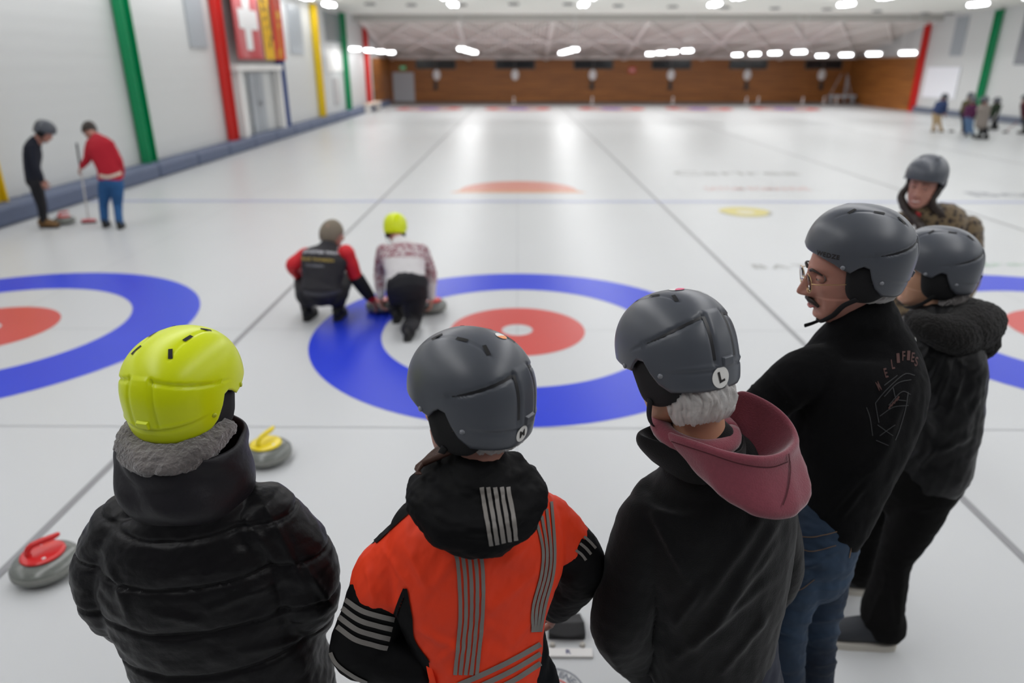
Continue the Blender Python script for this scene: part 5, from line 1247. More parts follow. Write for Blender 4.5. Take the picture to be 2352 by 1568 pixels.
    def letter(ch, cx, cy, ang, wd, ht, m):
        vs_, fs_ = text_geo(ch, 1.0, .02); xs = [v[0] for v in vs_]; ys = [v[1] for v in vs_]; x0, x1, y0, y1 = min(xs), max(xs), min(ys), max(ys); mb = MB(); out = []
        for v in vs_:
            u = ((v[0] - (x0 + x1) / 2) / (x1 - x0)) * wd; t = -((v[1] - (y0 + y1) / 2) / (y1 - y0)) * ht; c_, s_ = math.cos(R(ang)), math.sin(R(ang))
            d = ray(cx + u * c_ - t * s_, cy + u * s_ + t * c_).normalized(); h_ = bj.ray_cast(CO, d)
            if h_[0] is None: return
            out.append(h_[0] - d * .0025)
        mb.add(out, fs_); mb.build('printed_letter', m, jk, False)
    for ch, x, y, a in (('M', 2018, 886, -25), ('E', 2035, 856, -15), ('L', 2051, 836, -8), ('I', 2063, 822, -4), ('F', 2076, 817, 0), ('I', 2087, 816, 3), ('E', 2097, 820, 6), ('S', 2105, 830, 8)): letter(ch, x, y, a, 7, 22, PR)
    K = [[(2010, 925), (2035, 895), (2075, 860), (2100, 862)], [(2010, 925), (2018, 970)], [(2030, 910), (2060, 880), (2092, 872)], [(2040, 930), (2070, 900), (2090, 905)], [(2020, 955), (2050, 935), (2085, 930)], [(2004, 1000), (1998, 960), (1990, 935)],
         [(2085, 900), (2078, 940), (2065, 985), (2055, 1010)], [(2015, 975), (2050, 1000)], [(2020, 1000), (2055, 975)], [(2012, 1010), (2040, 1022)], [(2030, 885), (2060, 862)], [(2050, 890), (2058, 915), (2080, 920)]]
    for P in K:
        o = strip_on(bj, P, 1.8, n=8, off=.0022); 
        if o.f: o.build('printed_line', PG, jk)
    for k in range(4):
        o = strip_on(bj, [(2040 + 6 * k, 938 - 6 * k), (2046 + 6 * k, 928 - 6 * k)], 4, n=4, off=.0025)
        if o.f: o.build('printed_line', PR, jk)
    return e
person_glasses()

# ---------------------------------------------------------------- 5: woman with the fur-edged hood
def person_fur():
    Y = 2.36
    e = empty('person', (W(2090, 1400, 2.25).x, 2.28, 0), 0, 'person in a shiny black jacket with a dark fur hood and flared trousers', 'person')
    hc = W(2152, 603, 2.42); M = frameM(hc, 70, 2, -2)
    J = standing((W(2100, 1400, Y).x, Y), 62, 1.62)
    J['neck'] = W(2150, 735, Y + .03); J['shL'] = W(2150, 800, Y - .10); J['shR'] = W(2170, 790, Y + .18); J['chest'] = W(2155, 860, Y + .02); J['waist'] = W(2130, 1010, Y)
    J['elL'] = W(2178, 960, Y - .14); J['wrL'] = W(2165, 1050, Y - .10); J['hdirL'] = Vector((-.8, .5, -.1)); J['elR'] = W(2160, 930, Y + .28); J['wrR'] = W(2100, 1000, Y + .26)
    J['pelvis'] = W(2110, 1080, Y - .02)
    aL = G(2012, 1486); aR = G(1962, 1362)
    J['anL'] = Vector((aL.x, aL.y + .02, .09)); J['anR'] = Vector((aR.x, aR.y + .03, .09))
    J['hipL'] = J['pelvis'] + Vector((0.0, -.08, -.03)); J['hipR'] = J['pelvis'] + Vector((0, .09, -.03)); J['knL'] = W(2058, 1278, J['anL'].y + .05); J['knR'] = J['hipR'].lerp(J['anR'], .5) + Vector((-.03, 0, 0))
    J['toeL'] = J['anL'] + Vector((-.15, .02, -.05)); J['toeR'] = J['anR'] + Vector((-.14, .03, -.05))
    body_mesh(J, M, head=HEAD_W, thin=0.78, voxel=.008).build('body', SKIN2, e)
    h = helmet(e, M)
    hairnet(e, M, 115, 262, -0.05, -0.150, 1.05, 6, mat('hairnet_over_dark_hair', (0.30, 0.28, 0.27), 0.6, bump=(90, .8, .004)))
    BT = mat('trousers_black', (0.005, 0.0047, 0.0047), 0.85, spec=.12, bump=(180, .2, .001))
    mb = MB(); rt = J['_rt']
    tubecr(mb, [(J['waist'] + Vector((0, 0, -.04)), .14, .13), (J['pelvis'], .165, .165), ((J['hipL'] + J['hipR']) / 2 - Vector((0, 0, .05)), .15, .15)], 4, (0, 1, 0), 22)
    for s in 'LR':
        a, b, c = J['hip' + s], J['kn' + s], J['an' + s]
        tubecr(mb, [(a, .098), (a.lerp(b, .5), .090), (b, .068), (b.lerp(c, .4), .070), (b.lerp(c, .75), .082), (c + Vector((0.030, 0, .012)), .084, .078)], 6, (1, 0, 0), 20)
    F = folds([((1975, 1480), (2050, 1300), 8), ((2060, 1480), (2075, 1300), 8), ((2010, 1250), (2090, 1265), 7), ((2100, 1170), (2150, 1165), 6), ((2030, 1300), (2050, 1440), 7)], amp=.006)
    me = fuse(mb, .007, 5, joined(F, wr(61, 14, .004, (1, 1, 1.5)))); link('trousers', me, BT, e)
    DG = mat('shoe_grey_mesh', (.025, .028, .034), .7, bump=(90, .4, .002))
    for s in 'LR': shoe(e, J['an' + s], J['toe' + s], DG, SOLEW, 1.12)
    SAT = mat('satin_black', (0.006, 0.006, 0.0065), 0.42, spec=.22, bump=(30, .3, .004))
    mb = MB(); side = Vector((1, .1, 0))
    S_ = [sec(2095, 2205, 735, Y + .03, .22), sec(2070, 2222, 780, Y + .03, .36), sec(2062, 2230, 850, Y, .40), sec(2052, 2226, 920, Y, .41), sec(2045, 2214, 990, Y - .01, .40), sec(2035, 2205, 1050, Y - .02, .38), sec(2030, 2180, 1085, Y - .02, .34)]
    tubecr(mb, S_, 4, side, 28, ex=2.2)
    tubecr(mb, [(J['shL'] + Vector((-.01, .02, -.02)), .080), (J['shL'].lerp(J['elL'], .5), .080), (J['elL'], .080), (J['elL'].lerp(J['wrL'], .6), .076), (J['wrL'] + Vector((.01, -.02, -.01)), .064)], 5, (0, 1, 0), 20)
    tubecr(mb, [(J['shR'] + Vector((0, -.03, -.02)), .08), (J['elR'], .075), (J['wrR'], .055)], 5, (0, 1, 0), 16)
    F = folds([((2120, 920), (2170, 800), 7), ((2150, 940), (2190, 820), 7), ((2180, 950), (2215, 840), 7), ((2100, 870), (2140, 790), 6), ((2060, 1080), (2110, 1040), 6), ((2110, 1075), (2150, 1030), 6), ((2150, 1040), (2230, 1000), 8), ((2080, 960), (2160, 930), 7)], amp=.009)
    me = fuse(mb, .0065, 5, joined(F, wr(63, 13, .005), wr(64, 40, .0022))); jk = link('jacket', me, SAT, e)
    bj = bvh_of(me); mb = strip_on(bj, [(2098, 755), (2105, 800), (2103, 850)], 3.5, n=8, off=.004)
    if mb.f: mb.build('zip', mat('zip_steel', (.5, .5, .48), .35, metal=.8), jk)
    FURB = mat('fur_black', (0.005, 0.004, 0.0035), 1.0, sheen=.04, bump=(130, 1.0, .01))
    mb = MB()
    tubecr(mb, [(W(2105, 735, Y - .05), .035, .045), (W(2135, 752, Y - .13), .052, .06), (W(2190, 765, Y - .13), .072, .075), (W(2245, 745, Y - .04), .080, .085), (W(2252, 728, Y + .06), .062, .066), (W(2215, 705, Y + .14), .045, .05), (W(2165, 700, Y + .16), .04, .045)], 5, (0, 0, 1), 20)
    tubecr(mb, [(W(2215, 740, Y - .03), .075, .075), (W(2250, 785, Y - .02), .066, .066), (W(2243, 808, Y - .02), .045, .045)], 4, (0, 1, 0), 18)
    me = fuse(mb, .006, 4, joined(wr(66, 18, .005), wr(67, 90, .002), wr(68, 190, .0018))); link('fur_hood', me, FURB, e)
    return e
person_fur()

# ---------------------------------------------------------------- 6: woman looking back, leopard coat
def leopard():
    m = mat('coat_leopard', (0.10, 0.075, 0.04), .9, sheen=.3, bump=(160, .8, .006)); nt = m.node_tree; b = nt.nodes['Principled BSDF']
    tc = nt.nodes.new('ShaderNodeTexCoord'); v = nt.nodes.new('ShaderNodeTexVoronoi'); v.inputs['Scale'].default_value = 34; nt.links.new(tc.outputs['Object'], v.inputs['Vector'])
    r_ = nt.nodes.new('ShaderNodeValToRGB'); e = r_.color_ramp.elements; e[0].position = .30; e[0].color = (.018, .010, .006, 1); e[1].position = .52; e[1].color = (.15, .105, .055, 1)
    nt.links.new(v.outputs['Distance'], r_.inputs[0]); nt.links.new(r_.outputs[0], b.inputs['Base Color']); return m
def person_leopard():
    c = W(2127, 600, 4.28); Y = 4.28
    e = empty('person', (c.x, Y, 0), 0, 'smiling woman with long dark hair in a leopard coat, facing the camera', 'person')
    hc = W(2128, 405, Y); M = frameM(hc, 138, -4, -4)
    J = standing((c.x, Y), 155, 1.66); J['neck'] = hc + Vector((0, .02, -.21))
    hm = M @ Matrix.Translation((0, 0.012, -0.048)) @ Matrix.Diagonal((1.06, 1.06, 1.1, 1))
    body_mesh(J, M, head=HEAD_W, thin=.84, facem=hm).build('body', SKIN, e)
    helmet(e, M, padf=0); eyes(e, hm); brows(e, hm @ Matrix.Translation((0, 0, .005)), HAIRD, .0028)
    for z, th in ((-.0700, .0032), (-.0805, .0042)):
        mb = MB(); q = cr([(-.026, .080, -.0690), (-.012, .092, z), (0, .0935, z), (.012, .092, z), (.026, .080, -.0690)], 4)
        mb.loft([hm @ Vector(p) for p in q], [(th * (0.35 + .65 * math.sin(PI * i / (len(q) - 1))), .0035) for i in range(len(q))], M.to_3x3() @ Vector((0, 0, 1)), 10); mb.build('lip', LIP, e)
    mb = MB(); q = cr([(-.018, .0885, -.0735), (0, .0945, -.0755), (.018, .0885, -.0735)], 4); mb.loft([hm @ Vector(p) for p in q], [(.0055, .0025)] * len(q), M.to_3x3() @ Vector((0, 0, 1)), 8); mb.build('teeth', mat('teeth_white', (.7, .67, .6), .3), e)
    for s in (-1, 1):
        mb = MB()
        a = M @ Vector((s * .080, .01, -.06)); b = M @ Vector((s * .090, .035, -.16)); cc = J['chest'] + Vector((-s * .115, -.13, .07)); d = J['chest'] + Vector((-s * .10, -.15, -.10))
        tubecr(mb, [(a, .018, .024), (b, .024, .026), (cc, .036, .022), (d, .026, .016)], 6, (1, 0, 0), 16)
        me = fuse(mb, .006, 3, wr(70 + s, 60, .004, (1, 1, .15))); link('long_hair', me, HAIRD, e)
    L = leopard(); mb = MB(); rt = J['_rt']
    tubecr(mb, [(J['pelvis'] - Vector((0, 0, .10)), .20, .16), (J['waist'], .185, .145), (J['chest'], .205, .15), (J['chest'] + Vector((0, 0, .09)), .185, .125), (J['neck'] - Vector((0, 0, .03)), .085, .075)], 4, rt, 24, ex=2.2)
    for s in 'LR':
        tubecr(mb, [(J['sh' + s] - Vector((0, 0, .02)), .078), (J['sh' + s].lerp(J['el' + s], .5), .075), (J['el' + s], .068), (J['wr' + s], .052)], 4, rt, 18)
    me = fuse(mb, .009, 4, joined(wr(73, 14, .006), wr(74, 60, .003))); jk = link('coat', me, L, e)
    fw = J['_fw']
    mb = MB(); mb.ball(J['neck'] + fw * .052 - Vector((0, 0, .02)), (.038, .03, .03), 14); mb.build('scarf', mat('scarf_red', (.32, .004, .012), .7), e)
    mb = MB(); mb.ball(J['neck'] + fw * .115 + Vector((-.005, 0, -.085)), (.013, .008, .020), 12); mb.build('brooch', mat('brooch_white', (.8, .8, .8), .3), jk)
    trousers(e, J, NAVY, voxel=.014)
    for s in 'LR': shoe(e, J['an' + s], J['toe' + s], SHK, SOLEK)
person_leopard()
# ================================================================== curling stones, brooms, hack
GRAN = mat('granite_grey', (0.155, 0.165, 0.150), 0.22, spec=.6, noise=(130, .35)); GBAND = mat('granite_band', (0.24, 0.245, 0.225), .7, noise=(90, .2))
HRED = mat('handle_red', (0.62, 0.02, 0.02), .25, spec=.6); HYELL = mat('handle_yellow', (0.80, 0.62, 0.01), .25, spec=.6); BOLT = mat('bolt_white', (.75, .75, .75), .3)
def stone(px, py, ang, m, label, k=1.0):
    g = G(px, py); e = empty('curling_stone', (g.x, g.y, 0), 0, label, 'curling stone'); c = (g.x, g.y, 0)
    mb = MB(); prof = cr([(.062, .001), (.085, .004), (.120, .016), (.141, .036), (.1435, .044)], 4); prof2 = cr([(.1435, .070), (.141, .078), (.120, .098), (.090, .109), (.075, .112), (.004, .113)], 4)
    mb.lathe([(.004, .002)] + [tuple(p) for p in prof] + [tuple(p) for p in prof2], c, 48); mb.build('stone', GRAN, e)
    mb = MB(); mb.lathe([(.1432, .043), (.1452, .047), (.1458, .057), (.1452, .067), (.1432, .071)], c, 48); mb.build('striking_band', GBAND, e)
    mb = MB(); mb.lathe([(.004, .112), (.088, .1115), (.094, .114), (.092, .120), (.078, .1245), (.004, .127)], c, 40); pl = mb.build('handle_plate', m, e)
    a = R(ang); u = Vector((math.cos(a), math.sin(a), 0)); C0 = Vector(c); mb = MB()
    tubecr(mb, [(C0 - u * .052 + Vector((0, 0, .120)), .017, .014), (C0 - u * .056 + Vector((0, 0, .145)), .013, .013), (C0 - u * .036 + Vector((0, 0, .170)), .013, .014), (C0 + Vector((0, 0, .177)), .014, .015), (C0 + u * .052 + Vector((0, 0, .181)), .015, .014), (C0 + u * .074 + Vector((0, 0, .186)), .012, .011)], 5, (-u.y, u.x, 0), 16)
    mb.build('handle', m, e)
    for s in (-1, 1):
        q = C0 + Vector((-u.y, u.x, 0)) * .062 * s + Vector((0, 0, .122)); mb = MB(); mb.lathe([(.001, 0), (.009, 0), (.009, .003), (.001, .0045)], tuple(q), 14); mb.build('bolt', BOLT, e)
    return e
stone(112, 1315, 38, HRED, 'curling stone with red handle at the far left, nearest to the camera')
stone(616, 1056, 65, HYELL, 'curling stone with yellow handle beside the puffer jacket')
stone(875, 713, 100, HRED, 'red handled stone under the crouching man\'s hand', 1)
stone(993, 714, 100, HRED, 'red handled stone right of the person in the white patterned sweater', 1)
stone(150, 514, 20, HRED, 'red handled stone by the brown shoes at the left wall')
BRP = mat('broom_pole_white', (.62, .60, .58), .35); BRH = mat('broom_head_black', (.02, .02, .02), .6); BRR = mat('broom_head_pink', (.70, .13, .15), .5)
def broom(top, foot, label, m=None, head_dir=(1, 0.3, 0), hm=None):
    t, f = Vector(top), Vector(foot); f.z = .055
    e = empty('curling_broom', (f.x, f.y, 0), 0, label, 'broom', None)
    mb = MB(); mb.loft([t, t.lerp(f, .3)], [.0125, .0125], (1, 0, 0), 12); mb.build('grip', HBLK, e)
    mb = MB(); mb.loft([t.lerp(f, .3), f], [.0120, .0120], (1, 0, 0), 12); mb.build('pole', m or BRP, e)
    d = Vector(head_dir).normalized(); b = f.copy(); b.z = .040
    mb = MB(); mb.loft([b - d * .085, b - d * .04, b + d * .04, b + d * .085], [(.028, .016), (.035, .022), (.035, .022), (.028, .016)], (-d.y, d.x, 0), 16); h = mb.build('broom_head', hm or BRR, e)
    b.z = .013; mb = MB(); mb.loft([b - d * .095, b + d * .095], [(.036, .0125), (.036, .0125)], (-d.y, d.x, 0), 16); mb.build('pad', BRH, h)
    return e
# the hack: black rubber foothold on a white base
g0, g1 = G(1302, 1470), G(1302, 1418)
cx, cy0, cy1 = g0.x, g0.y, g1.y
e = empty('foot_hack', (cx, cy0, 0), 0, 'black rubber foot hack on the ice between the orange jacket and maroon hood', 'foot hack')
mb = MB(); wf, wb = .078, .066; prof = [(cy0, .030), (cy0 + (cy1 - cy0) * .30, .058), (cy0 + (cy1 - cy0) * .62, .040), (cy1, .022)]
vs = []; fs = []
for i, (y, z) in enumerate(prof):
    wd = wf + (wb - wf) * i / 3
    for k in range(9):
        x = -wd + 2 * wd * k / 8; vs.append((cx + x, y - (.012 * (1 - (x / wd) ** 2) if i == 0 else 0), z + .006 * (x / wd) ** 2))
    vs += [(cx + wd, y, .003), (cx - wd, y, .003)]
for i in range(3):
    for k in range(11): n_ = (k + 1) % 11; fs.append((i * 11 + k, i * 11 + n_, (i + 1) * 11 + n_, (i + 1) * 11 + k))
fs.append(tuple(reversed(range(11)))); fs.append(tuple(33 + i for i in range(11)))
mb.add(vs, fs); RUB = mat('rubber_black', (.022, .022, .023), .7, bump=(200, .6, .002)); mb.build('foothold', RUB, e, False, .004)
for s in (-1, 1):
    mb = MB(); mb.lathe([(.001, 0), (.009, 0), (.008, .006), (.001, .007)], (cx + s * .058, cy0 + .03, .044), 12); mb.build('bolt', HBLK, e)
    mb = MB(); mb.lathe([(.001, 0), (.012, 0), (.010, .012), (.001, .013)], (cx + s * .062, cy0 - .030, .002), 12); mb.build('foot', mat('hack_foot_cream', (.5, .47, .42), .5), e)
mb = MB(); gb = G(1302, 1502); mb.box((cx, gb.y, .006), (.20, .045, .012)); tag(mb.build('ice_step_board', mat('board_white', (.72, .70, .68), .4), None, False, .003), 'narrow white board set in the ice below the foot hack', 'board')
mb = MB(); vs, fs = text_geo('R', .035, .001); mb.add([(cx + v[0], gb.y + v[1] * .9, .0128) for v in vs], fs); lt = mb.build('emblem', mat('emblem_blue', (.06, .06, .16), .5), bpy.data.objects['ice_step_board'], False)
# the round club emblem frozen into the ice below it
gc = G(1275, 1590); mb = MB(); r0 = .115
for (ra, rb, mi) in ((r0 - .006, r0, 0), (.055, .062, 1)):
    vs = []; fs = []
    for i in range(48):
        a = 2 * PI * i / 48; k = (i + 1) % 48; vs += [(gc.x + ra * math.cos(a), gc.y + ra * math.sin(a), .0022), (gc.x + rb * math.cos(a), gc.y + rb * math.sin(a), .0022)]; fs.append((2 * i, 2 * i + 1, 2 * k + 1, 2 * k))
    mb.add(vs, fs, mi)
for k in range(9):
    a = R(20 + 17 * k); vs, fs = text_geo('GENEVOISC'[k], .040, .001); c_, s_ = math.cos(a - PI / 2), math.sin(a - PI / 2)
    mb.add([(gc.x + .085 * math.cos(a) + v[0] * c_ - v[1] * s_, gc.y + .085 * math.sin(a) + v[0] * s_ + v[1] * c_, .0024) for v in vs], fs, 0)
struct('trim_round_emblem', mb, [IDRK, IRED])

# ================================================================== players further off
RJ = mat('jersey_red', (.62, .012, .02), .6, bump=(30, .2, .004)); VB = mat('vest_black', (.014, .013, .016), .7); DKT = mat('trousers_black_far', (.006, .006, .009), .8)
def clothe(e, J, jm, tm, jn='jacket', voxel=.014, fat=1.0, rt=None, lrad=1.0, seed=1, sleeve_m=None, parts=True, skirt=None, shoes=SHK, sole=SOLEK, hood=None, trn='trousers', flare=1.0):
    rt = rt or J['_rt']; J['_rt'] = rt
    mb = MB(); top = (J['shL'] + J['shR']) / 2
    low = J['pelvis'].lerp(J['waist'], .25)
    tubecr(mb, [(low if not skirt else J['pelvis'] - Vector((0, 0, skirt)), .165 * fat, .125 * fat), (J['waist'], .155 * fat, .115 * fat), (J['chest'], .185 * fat, .125 * fat), (top.lerp(J['chest'], .25), .175 * fat, .11 * fat), (J['neck'].lerp(top, .35), .085, .08)], 4, rt, 24, ex=2.2)
    sl = MB()
    for s in 'LR':
        t = sl if sleeve_m else mb
        tubecr(t, [(J['sh' + s] - Vector((0, 0, .01)), .068 * fat), (J['sh' + s].lerp(J['el' + s], .5), .062 * fat), (J['el' + s], .054 * fat), (J['el' + s].lerp(J['wr' + s], .6), .046 * fat), (J['wr' + s], .038 * fat)], 4, rt, 16)
    me = fuse(mb, voxel, 3, wr(seed, 13, .005)); jk = link(jn, me, jm, e)
    if sleeve_m:
        me2 = fuse(sl, voxel, 3, wr(seed + 1, 15, .004)); link('sleeves', me2, sleeve_m, e)
    mb = MB()
    tubecr(mb, [(J['waist'].lerp(J['pelvis'], .4), .145 * lrad, .11 * lrad), (J['pelvis'], .165 * lrad, .13 * lrad)], 4, rt, 20)
    for s in 'LR':
        a, b, c = J['hip' + s], J['kn' + s], J['an' + s]
        tubecr(mb, [(J['pelvis'].lerp(a, .6), .10 * lrad), (a, .098 * lrad), (a.lerp(b, .5), .085 * lrad), (b, .066 * lrad), (b.lerp(c, .5), .060 * lrad * flare), (c, .054 * lrad * flare)], 4, rt, 16)
    me = fuse(mb, voxel, 3, wr(seed + 5, 15, .004)); link(trn, me, tm, e)
    for s in 'LR':
        if parts: shoe(e, J['an' + s], J['toe' + s], shoes, sole)
    return jk, me
def far_person(label, Y, px, yaw, hm_, jm, tm, headyaw, headpitch=0, hair=None, voxel=.014, body_m=None, **kw):
    """px: joint name -> (picture x, picture y, distance offset)"""
    J = {k: W(v[0], v[1], Y + (v[2] if len(v) > 2 else 0)) for k, v in px.items()}
    rt = Vector((math.cos(R(yaw)), math.sin(R(yaw)), 0)); J['_rt'] = rt; J['_fw'] = Vector((-rt.y, rt.x, 0))
    if 'chest' not in J: J['chest'] = J['waist'].lerp((J['shL'] + J['shR']) / 2, .62)
    for s in 'LR':
        if J['an' + s].z < .2 or kw.get('ground', True) and not kw.get('free_' + s): J['an' + s].z = .09
        if 'toe' + s not in J: J['toe' + s] = J['an' + s] + J['_fw'] * .13 - Vector((0, 0, .04))
    kw.pop('ground', None); kw.pop('free_R', None); kw.pop('free_L', None)
    e = empty('person', ((J['anL'].x + J['anR'].x) / 2, (J['anL'].y + J['anR'].y) / 2, 0), 0, label, 'person')
    M = frameM(J['head'], headyaw, headpitch)
    body_mesh(J, M, head=HEAD_LO, thin=.80, voxel=max(.010, voxel * .8)).build('body', body_m or SKIN, e)
    if hm_: helmet(e, M, hm_, detail=False)
    if hair:
        mb = MB(); HMx = M @ HOFF; vs = []; fs = []; n = 28; k = 12
        for j in range(k + 1):
            t = j / k
            for i in range(n):
                a = 2 * PI * i / n; fr = max(0, math.cos(a)); zmin_ = -.055 + .095 * fr ** .5 + .012 * math.sin(a * 7); th = math.asin(max(-1, min(1, zmin_ / .125))); th = th + (PI / 2 - .02 - th) * t
                vs.append((.087 * math.sin(a) * math.cos(th), (.108 if math.cos(a) < 0 else .094) * math.cos(a) * math.cos(th) - .004, .126 * math.sin(th)))
            if j:
                for i in range(n): q = (i + 1) % n; fs.append(((j - 1) * n + i, (j - 1) * n + q, j * n + q, j * n + i))
        fs.append(tuple(k * n + i for i in range(n))); mb.add(xf(HMx, vs), fs); o = mb.build('hair', hair, e); s_ = o.modifiers.new('s', 'SOLIDIFY'); s_.thickness = .012
    jk, tme = clothe(e, J, jm, tm, voxel=voxel, **kw)
    return e, J, jk

# crouching man in the club vest
e, J, jk = far_person('crouching man in a black club vest with red sleeves, seen from behind', 6.05,
    dict(head=(762, 527, .22), neck=(757, 560, .16), shL=(704, 585, .12), shR=(795, 578, .12), chest=(745, 600, .08), waist=(740, 645, .0), pelvis=(738, 672, -.04),
         elL=(672, 610, .10), wrL=(690, 640, .38), elR=(818, 637, .16), wrR=(853, 686, .20), hipL=(705, 680, -.02), hipR=(772, 680, -.02), knL=(692, 640, .42), knR=(795, 640, .42), anL=(708, 733, .12), anR=(777, 733, .12)),
    -4, None, VB, DKT, -58, -10, hair=mat('hair_grey_short', (0.20, 0.165, 0.12), 0.7), fat=1.16, sleeve_m=RJ, seed=81, voxel=.012)
for s, nm in (('R', 'right'),):
    mb = MB(); tubecr(mb, [(J['elR'].lerp(J['wrR'], .05), .070), (J['elR'].lerp(J['wrR'], .6), .061), (J['elR'].lerp(J['wrR'], .88), .052)], 4, (1, 0, 0), 16); mb.build('long_glove', DKT, e)
bj = bvh_of(jk.data)
def cloth_text(bj, txt, cx, cy, wpx, hpx, ang, m, parent, off=.004, name='lettering'):
    vs_, fs_ = text_geo(txt, 1.0, .025, 1.05); xs = [v[0] for v in vs_]; ys = [v[1] for v in vs_]; x0, x1, y0, y1 = min(xs), max(xs), min(ys), max(ys); out = []
    c_, s_ = math.cos(R(ang)), math.sin(R(ang)); ok = True
    for v in vs_:
        u = ((v[0] - (x0 + x1) / 2) / (x1 - x0)) * wpx; t = -((v[1] - (y0 + y1) / 2) / (y1 - y0)) * hpx
        d = ray(cx + u * c_ - t * s_, cy + u * s_ + t * c_).normalized(); h_ = bj.ray_cast(CO, d)
        out.append(None if h_[0] is None else h_[0] - d * off)
    fs2 = [f for f in fs_ if all(out[i] is not None for i in f)]
    mb = MB(); mb.add([o_ if o_ is not None else (0, 0, -1) for o_ in out], fs2)
    used = sorted({i for f in fs2 for i in f}); remap = {a: b for b, a in enumerate(used)}
    mb = MB(); mb.add([out[i] for i in used], [tuple(remap[i] for i in f) for f in fs2]); return mb.build(name, m, parent, False)
LW = mat('print_white', (.62, .62, .66), .6); LG = mat('print_gold', (.42, .30, .06), .6); LGR = mat('print_grey', (.20, .20, .22), .6)
cloth_text(bj, 'JOUSTER THUN', 738, 580, 84, 8, 3, LW, jk); cloth_text(bj, 'BLIZ THOMSEN', 730, 596, 74, 7, 4, LG, jk); cloth_text(bj, 'THOMSEN', 722, 610, 42, 6, 3, LGR, jk)
mb = strip_on(bj, [(686, 668), (735, 676), (785, 668)], 9, n=8, off=.006)
if mb.f: mb.build('hem_band', mat('hem_grey', (.05, .05, .055), .6), jk)

# player in the white sweater, lunging over two stones
WS = mat('sweater_white', (.62, .60, .60), .9, bump=(60, .5, .005)); WP2 = None
def sweater_mat():
    m = mat('sweater_pattern', (.62, .60, .60), .9, bump=(60, .5, .005)); nt = m.node_tree; b = nt.nodes['Principled BSDF']; tc = nt.nodes.new('ShaderNodeTexCoord')
    ch = nt.nodes.new('ShaderNodeTexVoronoi'); ch.inputs['Scale'].default_value = 30; nt.links.new(tc.outputs['Object'], ch.inputs['Vector'])
    r_ = nt.nodes.new('ShaderNodeValToRGB'); r_.color_ramp.interpolation = 'CONSTANT'; e_ = r_.color_ramp.elements; e_[0].color = (.23, .05, .07, 1); e_[1].position = .42; e_[1].color = (.5, .42, .43, 1)
    nt.links.new(ch.outputs['Distance'], r_.inputs[0]); nt.links.new(r_.outputs[0], b.inputs['Base Color']); return m
e, J, jk = far_person('player in a neon yellow helmet and white patterned sweater, lunging over two stones', 6.0,
    dict(head=(908, 520, .62), neck=(915, 552, .46), shL=(882, 575, .36), shR=(968, 575, .36), waist=(932, 628, .08), pelvis=(936, 655, -.02),
         elL=(872, 628, .40), wrL=(874, 680, .30), elR=(990, 632, .40), wrR=(990, 682, .30), hipL=(915, 668, .0), hipR=(955, 668, .0), knL=(912, 690, .36), knR=(948, 738, -.02), anL=(912, 740, .12), anR=(937, 770, -.34)),
    0, HYEL, WS, DKT, 4, -24, lrad=1.18, fat=1.12, seed=85, voxel=.012, jn='sweater')
me = jk.data; me.materials.append(sweater_mat()); px_, py_, ce_ = inpix(me)
bandm = ((py_ > 556 + .10 * abs(px_ - 925)) & (py_ < 590 + .002 * (px_ - 925) ** 2)) | ((px_ < 882) & (py_ > 560) & (py_ < 665)) | ((px_ > 976) & (py_ > 560) & (py_ < 650))
me.polygons.foreach_set('material_index', bandm.astype(int))
# two players at the left wall
CN = mat('sweater_navy', (.010, .012, .022), .9); RC = mat('cardigan_red', (.42, .006, .02), .8, bump=(30, .3, .004)); JB = mat('jeans_bright_blue', (.015, .085, .23), .8, noise=(10, .2)); BRS = mat('shoe_tan', (.16, .08, .02), .6)
CREAM = mat('shirt_cream', (.6, .55, .45), .8)
e, J, jk = far_person('player in dark clothes and a grey helmet, looking down beside the left wall', 10.15,
    dict(head=(104, 297, .0), neck=(88, 318, .0), shL=(76, 332, .16), shR=(74, 334, -.16), waist=(74, 385, 0), pelvis=(80, 415, 0), elL=(84, 378, .18), wrL=(98, 412, .14), elR=(80, 380, -.20), wrR=(97, 415, -.16),
         hipL=(84, 425, .07), hipR=(82, 427, -.07), knL=(98, 470, .07), knR=(94, 472, -.07), anL=(104, 516, .08), anR=(103, 520, -.06)), -88, HGREY, CN, DKT, -82, -32, seed=91, shoes=BRS, jn='sweater', voxel=.013, fat=.82, lrad=.85)
e, J, jk = far_person('player in a red cardigan and blue jeans leaning on a broom at the left wall', 10.15,
    dict(head=(205, 292, .25), neck=(219, 312, .14), shL=(208, 328, .05), shR=(252, 330, .05), waist=(250, 388, 0), pelvis=(255, 415, 0), elL=(200, 365, .02), wrL=(188, 382, .05), elR=(275, 375, .05), wrR=(280, 400, .25),
         hipL=(242, 425, 0), hipR=(268, 425, 0), knL=(238, 468, .05), knR=(270, 470, .05), anL=(240, 508, .0), anR=(274, 512, -.1)), 18, None, RC, JB, 15, -35, hair=HAIRD, seed=94, shoes=SHK, jn='cardigan', voxel=.013, trn='jeans')
mb = strip_on(bvh_of(jk.data), [(228, 403), (250, 406), (278, 397)], 7, n=8, off=.006)
if mb.f: mb.build('shirt_hem', CREAM, jk)
broom(W(176, 330, 10.15), G(205, 512), 'curling broom with a pink and black head held by the person in red')
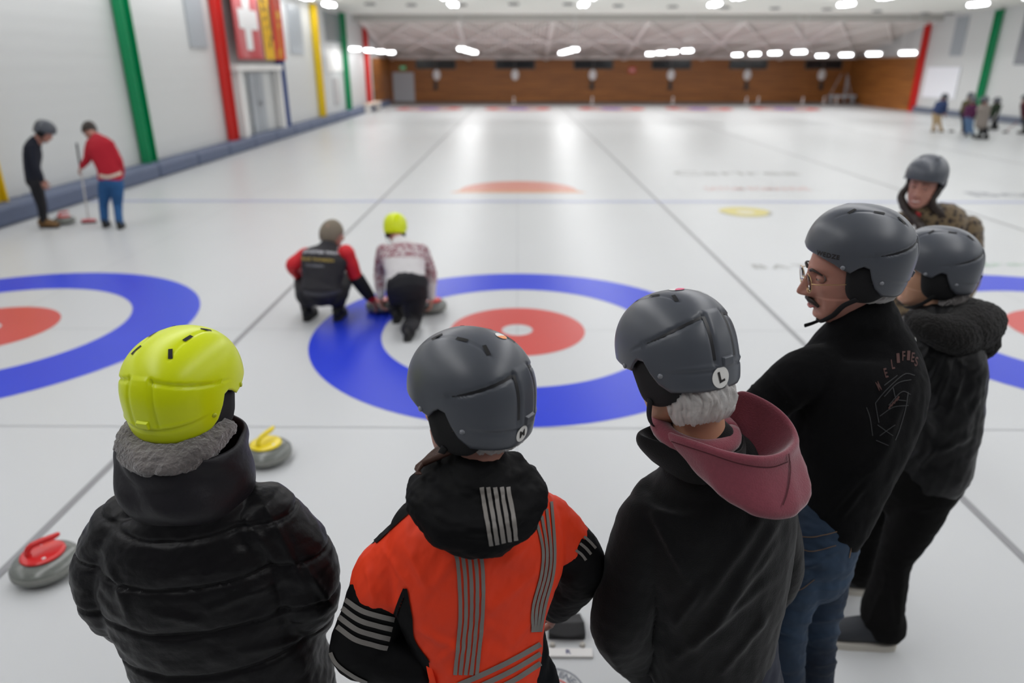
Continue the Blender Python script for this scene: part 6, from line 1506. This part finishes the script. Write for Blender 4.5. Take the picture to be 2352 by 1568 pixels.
# group at the right wall
BJ = mat('jacket_blue', (.012, .03, .10), .7); KHA = mat('trousers_beige', (.42, .30, .17), .85); OLV = mat('jacket_olive', (.07, .06, .02), .8); PRP = mat('jacket_plum', (.07, .008, .05), .8); LJ = mat('jeans_light_blue', (.10, .18, .32), .8)
TPE = mat('coat_taupe', (.22, .19, .17), .9); DGN = mat('jacket_dark_green', (.010, .022, .008), .8); BRN = mat('boot_brown', (.14, .03, .01), .6); WNE = mat('jacket_wine', (.05, .004, .012), .8)
def grp(label, cxp, top, foot, lean, jm, tm, yaw, fat=1.0, helm=True, seed=100, jn='jacket', skirt=None, shoes=SHK, legs=6, arm=None, fx=0):
    """small upright or leaning player given by helmet top, foot line and picture x"""
    Yf = G(cxp + fx, foot).y; h = foot - top
    def P(x, t, y=0): return (cxp + fx + x, foot - h * t, y)
    a = arm or (lean * .9, .50)
    px = dict(head=P(lean, .90), neck=P(lean * .85, .80), shL=P(lean * .75 - h * .07, .76, .08), shR=P(lean * .75 + h * .07, .76, -.08), waist=P(lean * .25, .60), pelvis=P(0, .51), hipL=P(-h * .04, .49, .03), hipR=P(h * .04, .49, -.03),
              knL=P(-legs * .6, .27, .06), knR=P(legs * .6, .27, 0), anL=P(-legs, .055, .1), anR=P(legs, .055, -.02), elL=P(lean * .8 - h * .04, .60, .14), wrL=P(a[0] - 1, a[1], .12), elR=P(lean * .8 + h * .06, .60, -.14), wrR=P(a[0] + 2, a[1], -.10))
    return far_person(label, Yf, px, yaw, HGREY if helm else None, jm, tm, yaw, -20, hair=None if helm else HAIRD, voxel=.022, fat=fat * 1.12, seed=seed, jn=jn, skirt=skirt, shoes=shoes, lrad=1.05)
pp = []
pp.append(grp('player in a blue jacket and beige trousers bending forward, leftmost at the right wall', 2152, 214, 303, 18, BJ, KHA, -60, 1.1, seed=101, legs=9, shoes=KHA))
pp.append(grp('player in an olive jacket with brown boots, behind the light blue jeans', 2216, 211, 306, 14, OLV, DKT, -50, 1.0, seed=104, shoes=BRN, legs=4))
pp.append(grp('player in a plum jacket and light blue jeans at the right wall', 2226, 222, 314, 10, PRP, LJ, -40, 1.05, seed=107, legs=7))
pp.append(grp('player in a long taupe coat and black leggings, middle of the sweeping group', 2258, 220, 320, 3, TPE, DKT, 20, 1.15, seed=110, skirt=.22, legs=8, jn='coat'))
pp.append(grp('player in a dark green jacket sweeping, right of the taupe coat', 2284, 224, 298, 6, DGN, DKT, 30, 1.15, seed=113, legs=4))
pp.append(grp('player in dark wine clothes cut by the right edge of the photo', 2356, 216, 308, 0, WNE, DKT, 40, 1.1, seed=116, legs=4))
broom(W(2166, 262, 26.8), G(2185, 303), 'curling broom in front of the player in the blue jacket', None, (1, 0, 0), BRH)
broom(W(2250, 252, 24.2), G(2238, 314), 'pale broom between the light blue jeans and the taupe coat', None, (1, 0, 0), BRH)
broom(W(2303, 240, 25.0), G(2268, 298), 'pale broom held slanting by the player in dark green', None, (1, 0, 0), BRH)
broom(W(2350, 270, 25.6), G(2309, 305), 'dark red broom slanting down from the player at the right edge', mat('broom_pole_red', (.25, .05, .05), .4), (1, 0, 0), BRH)
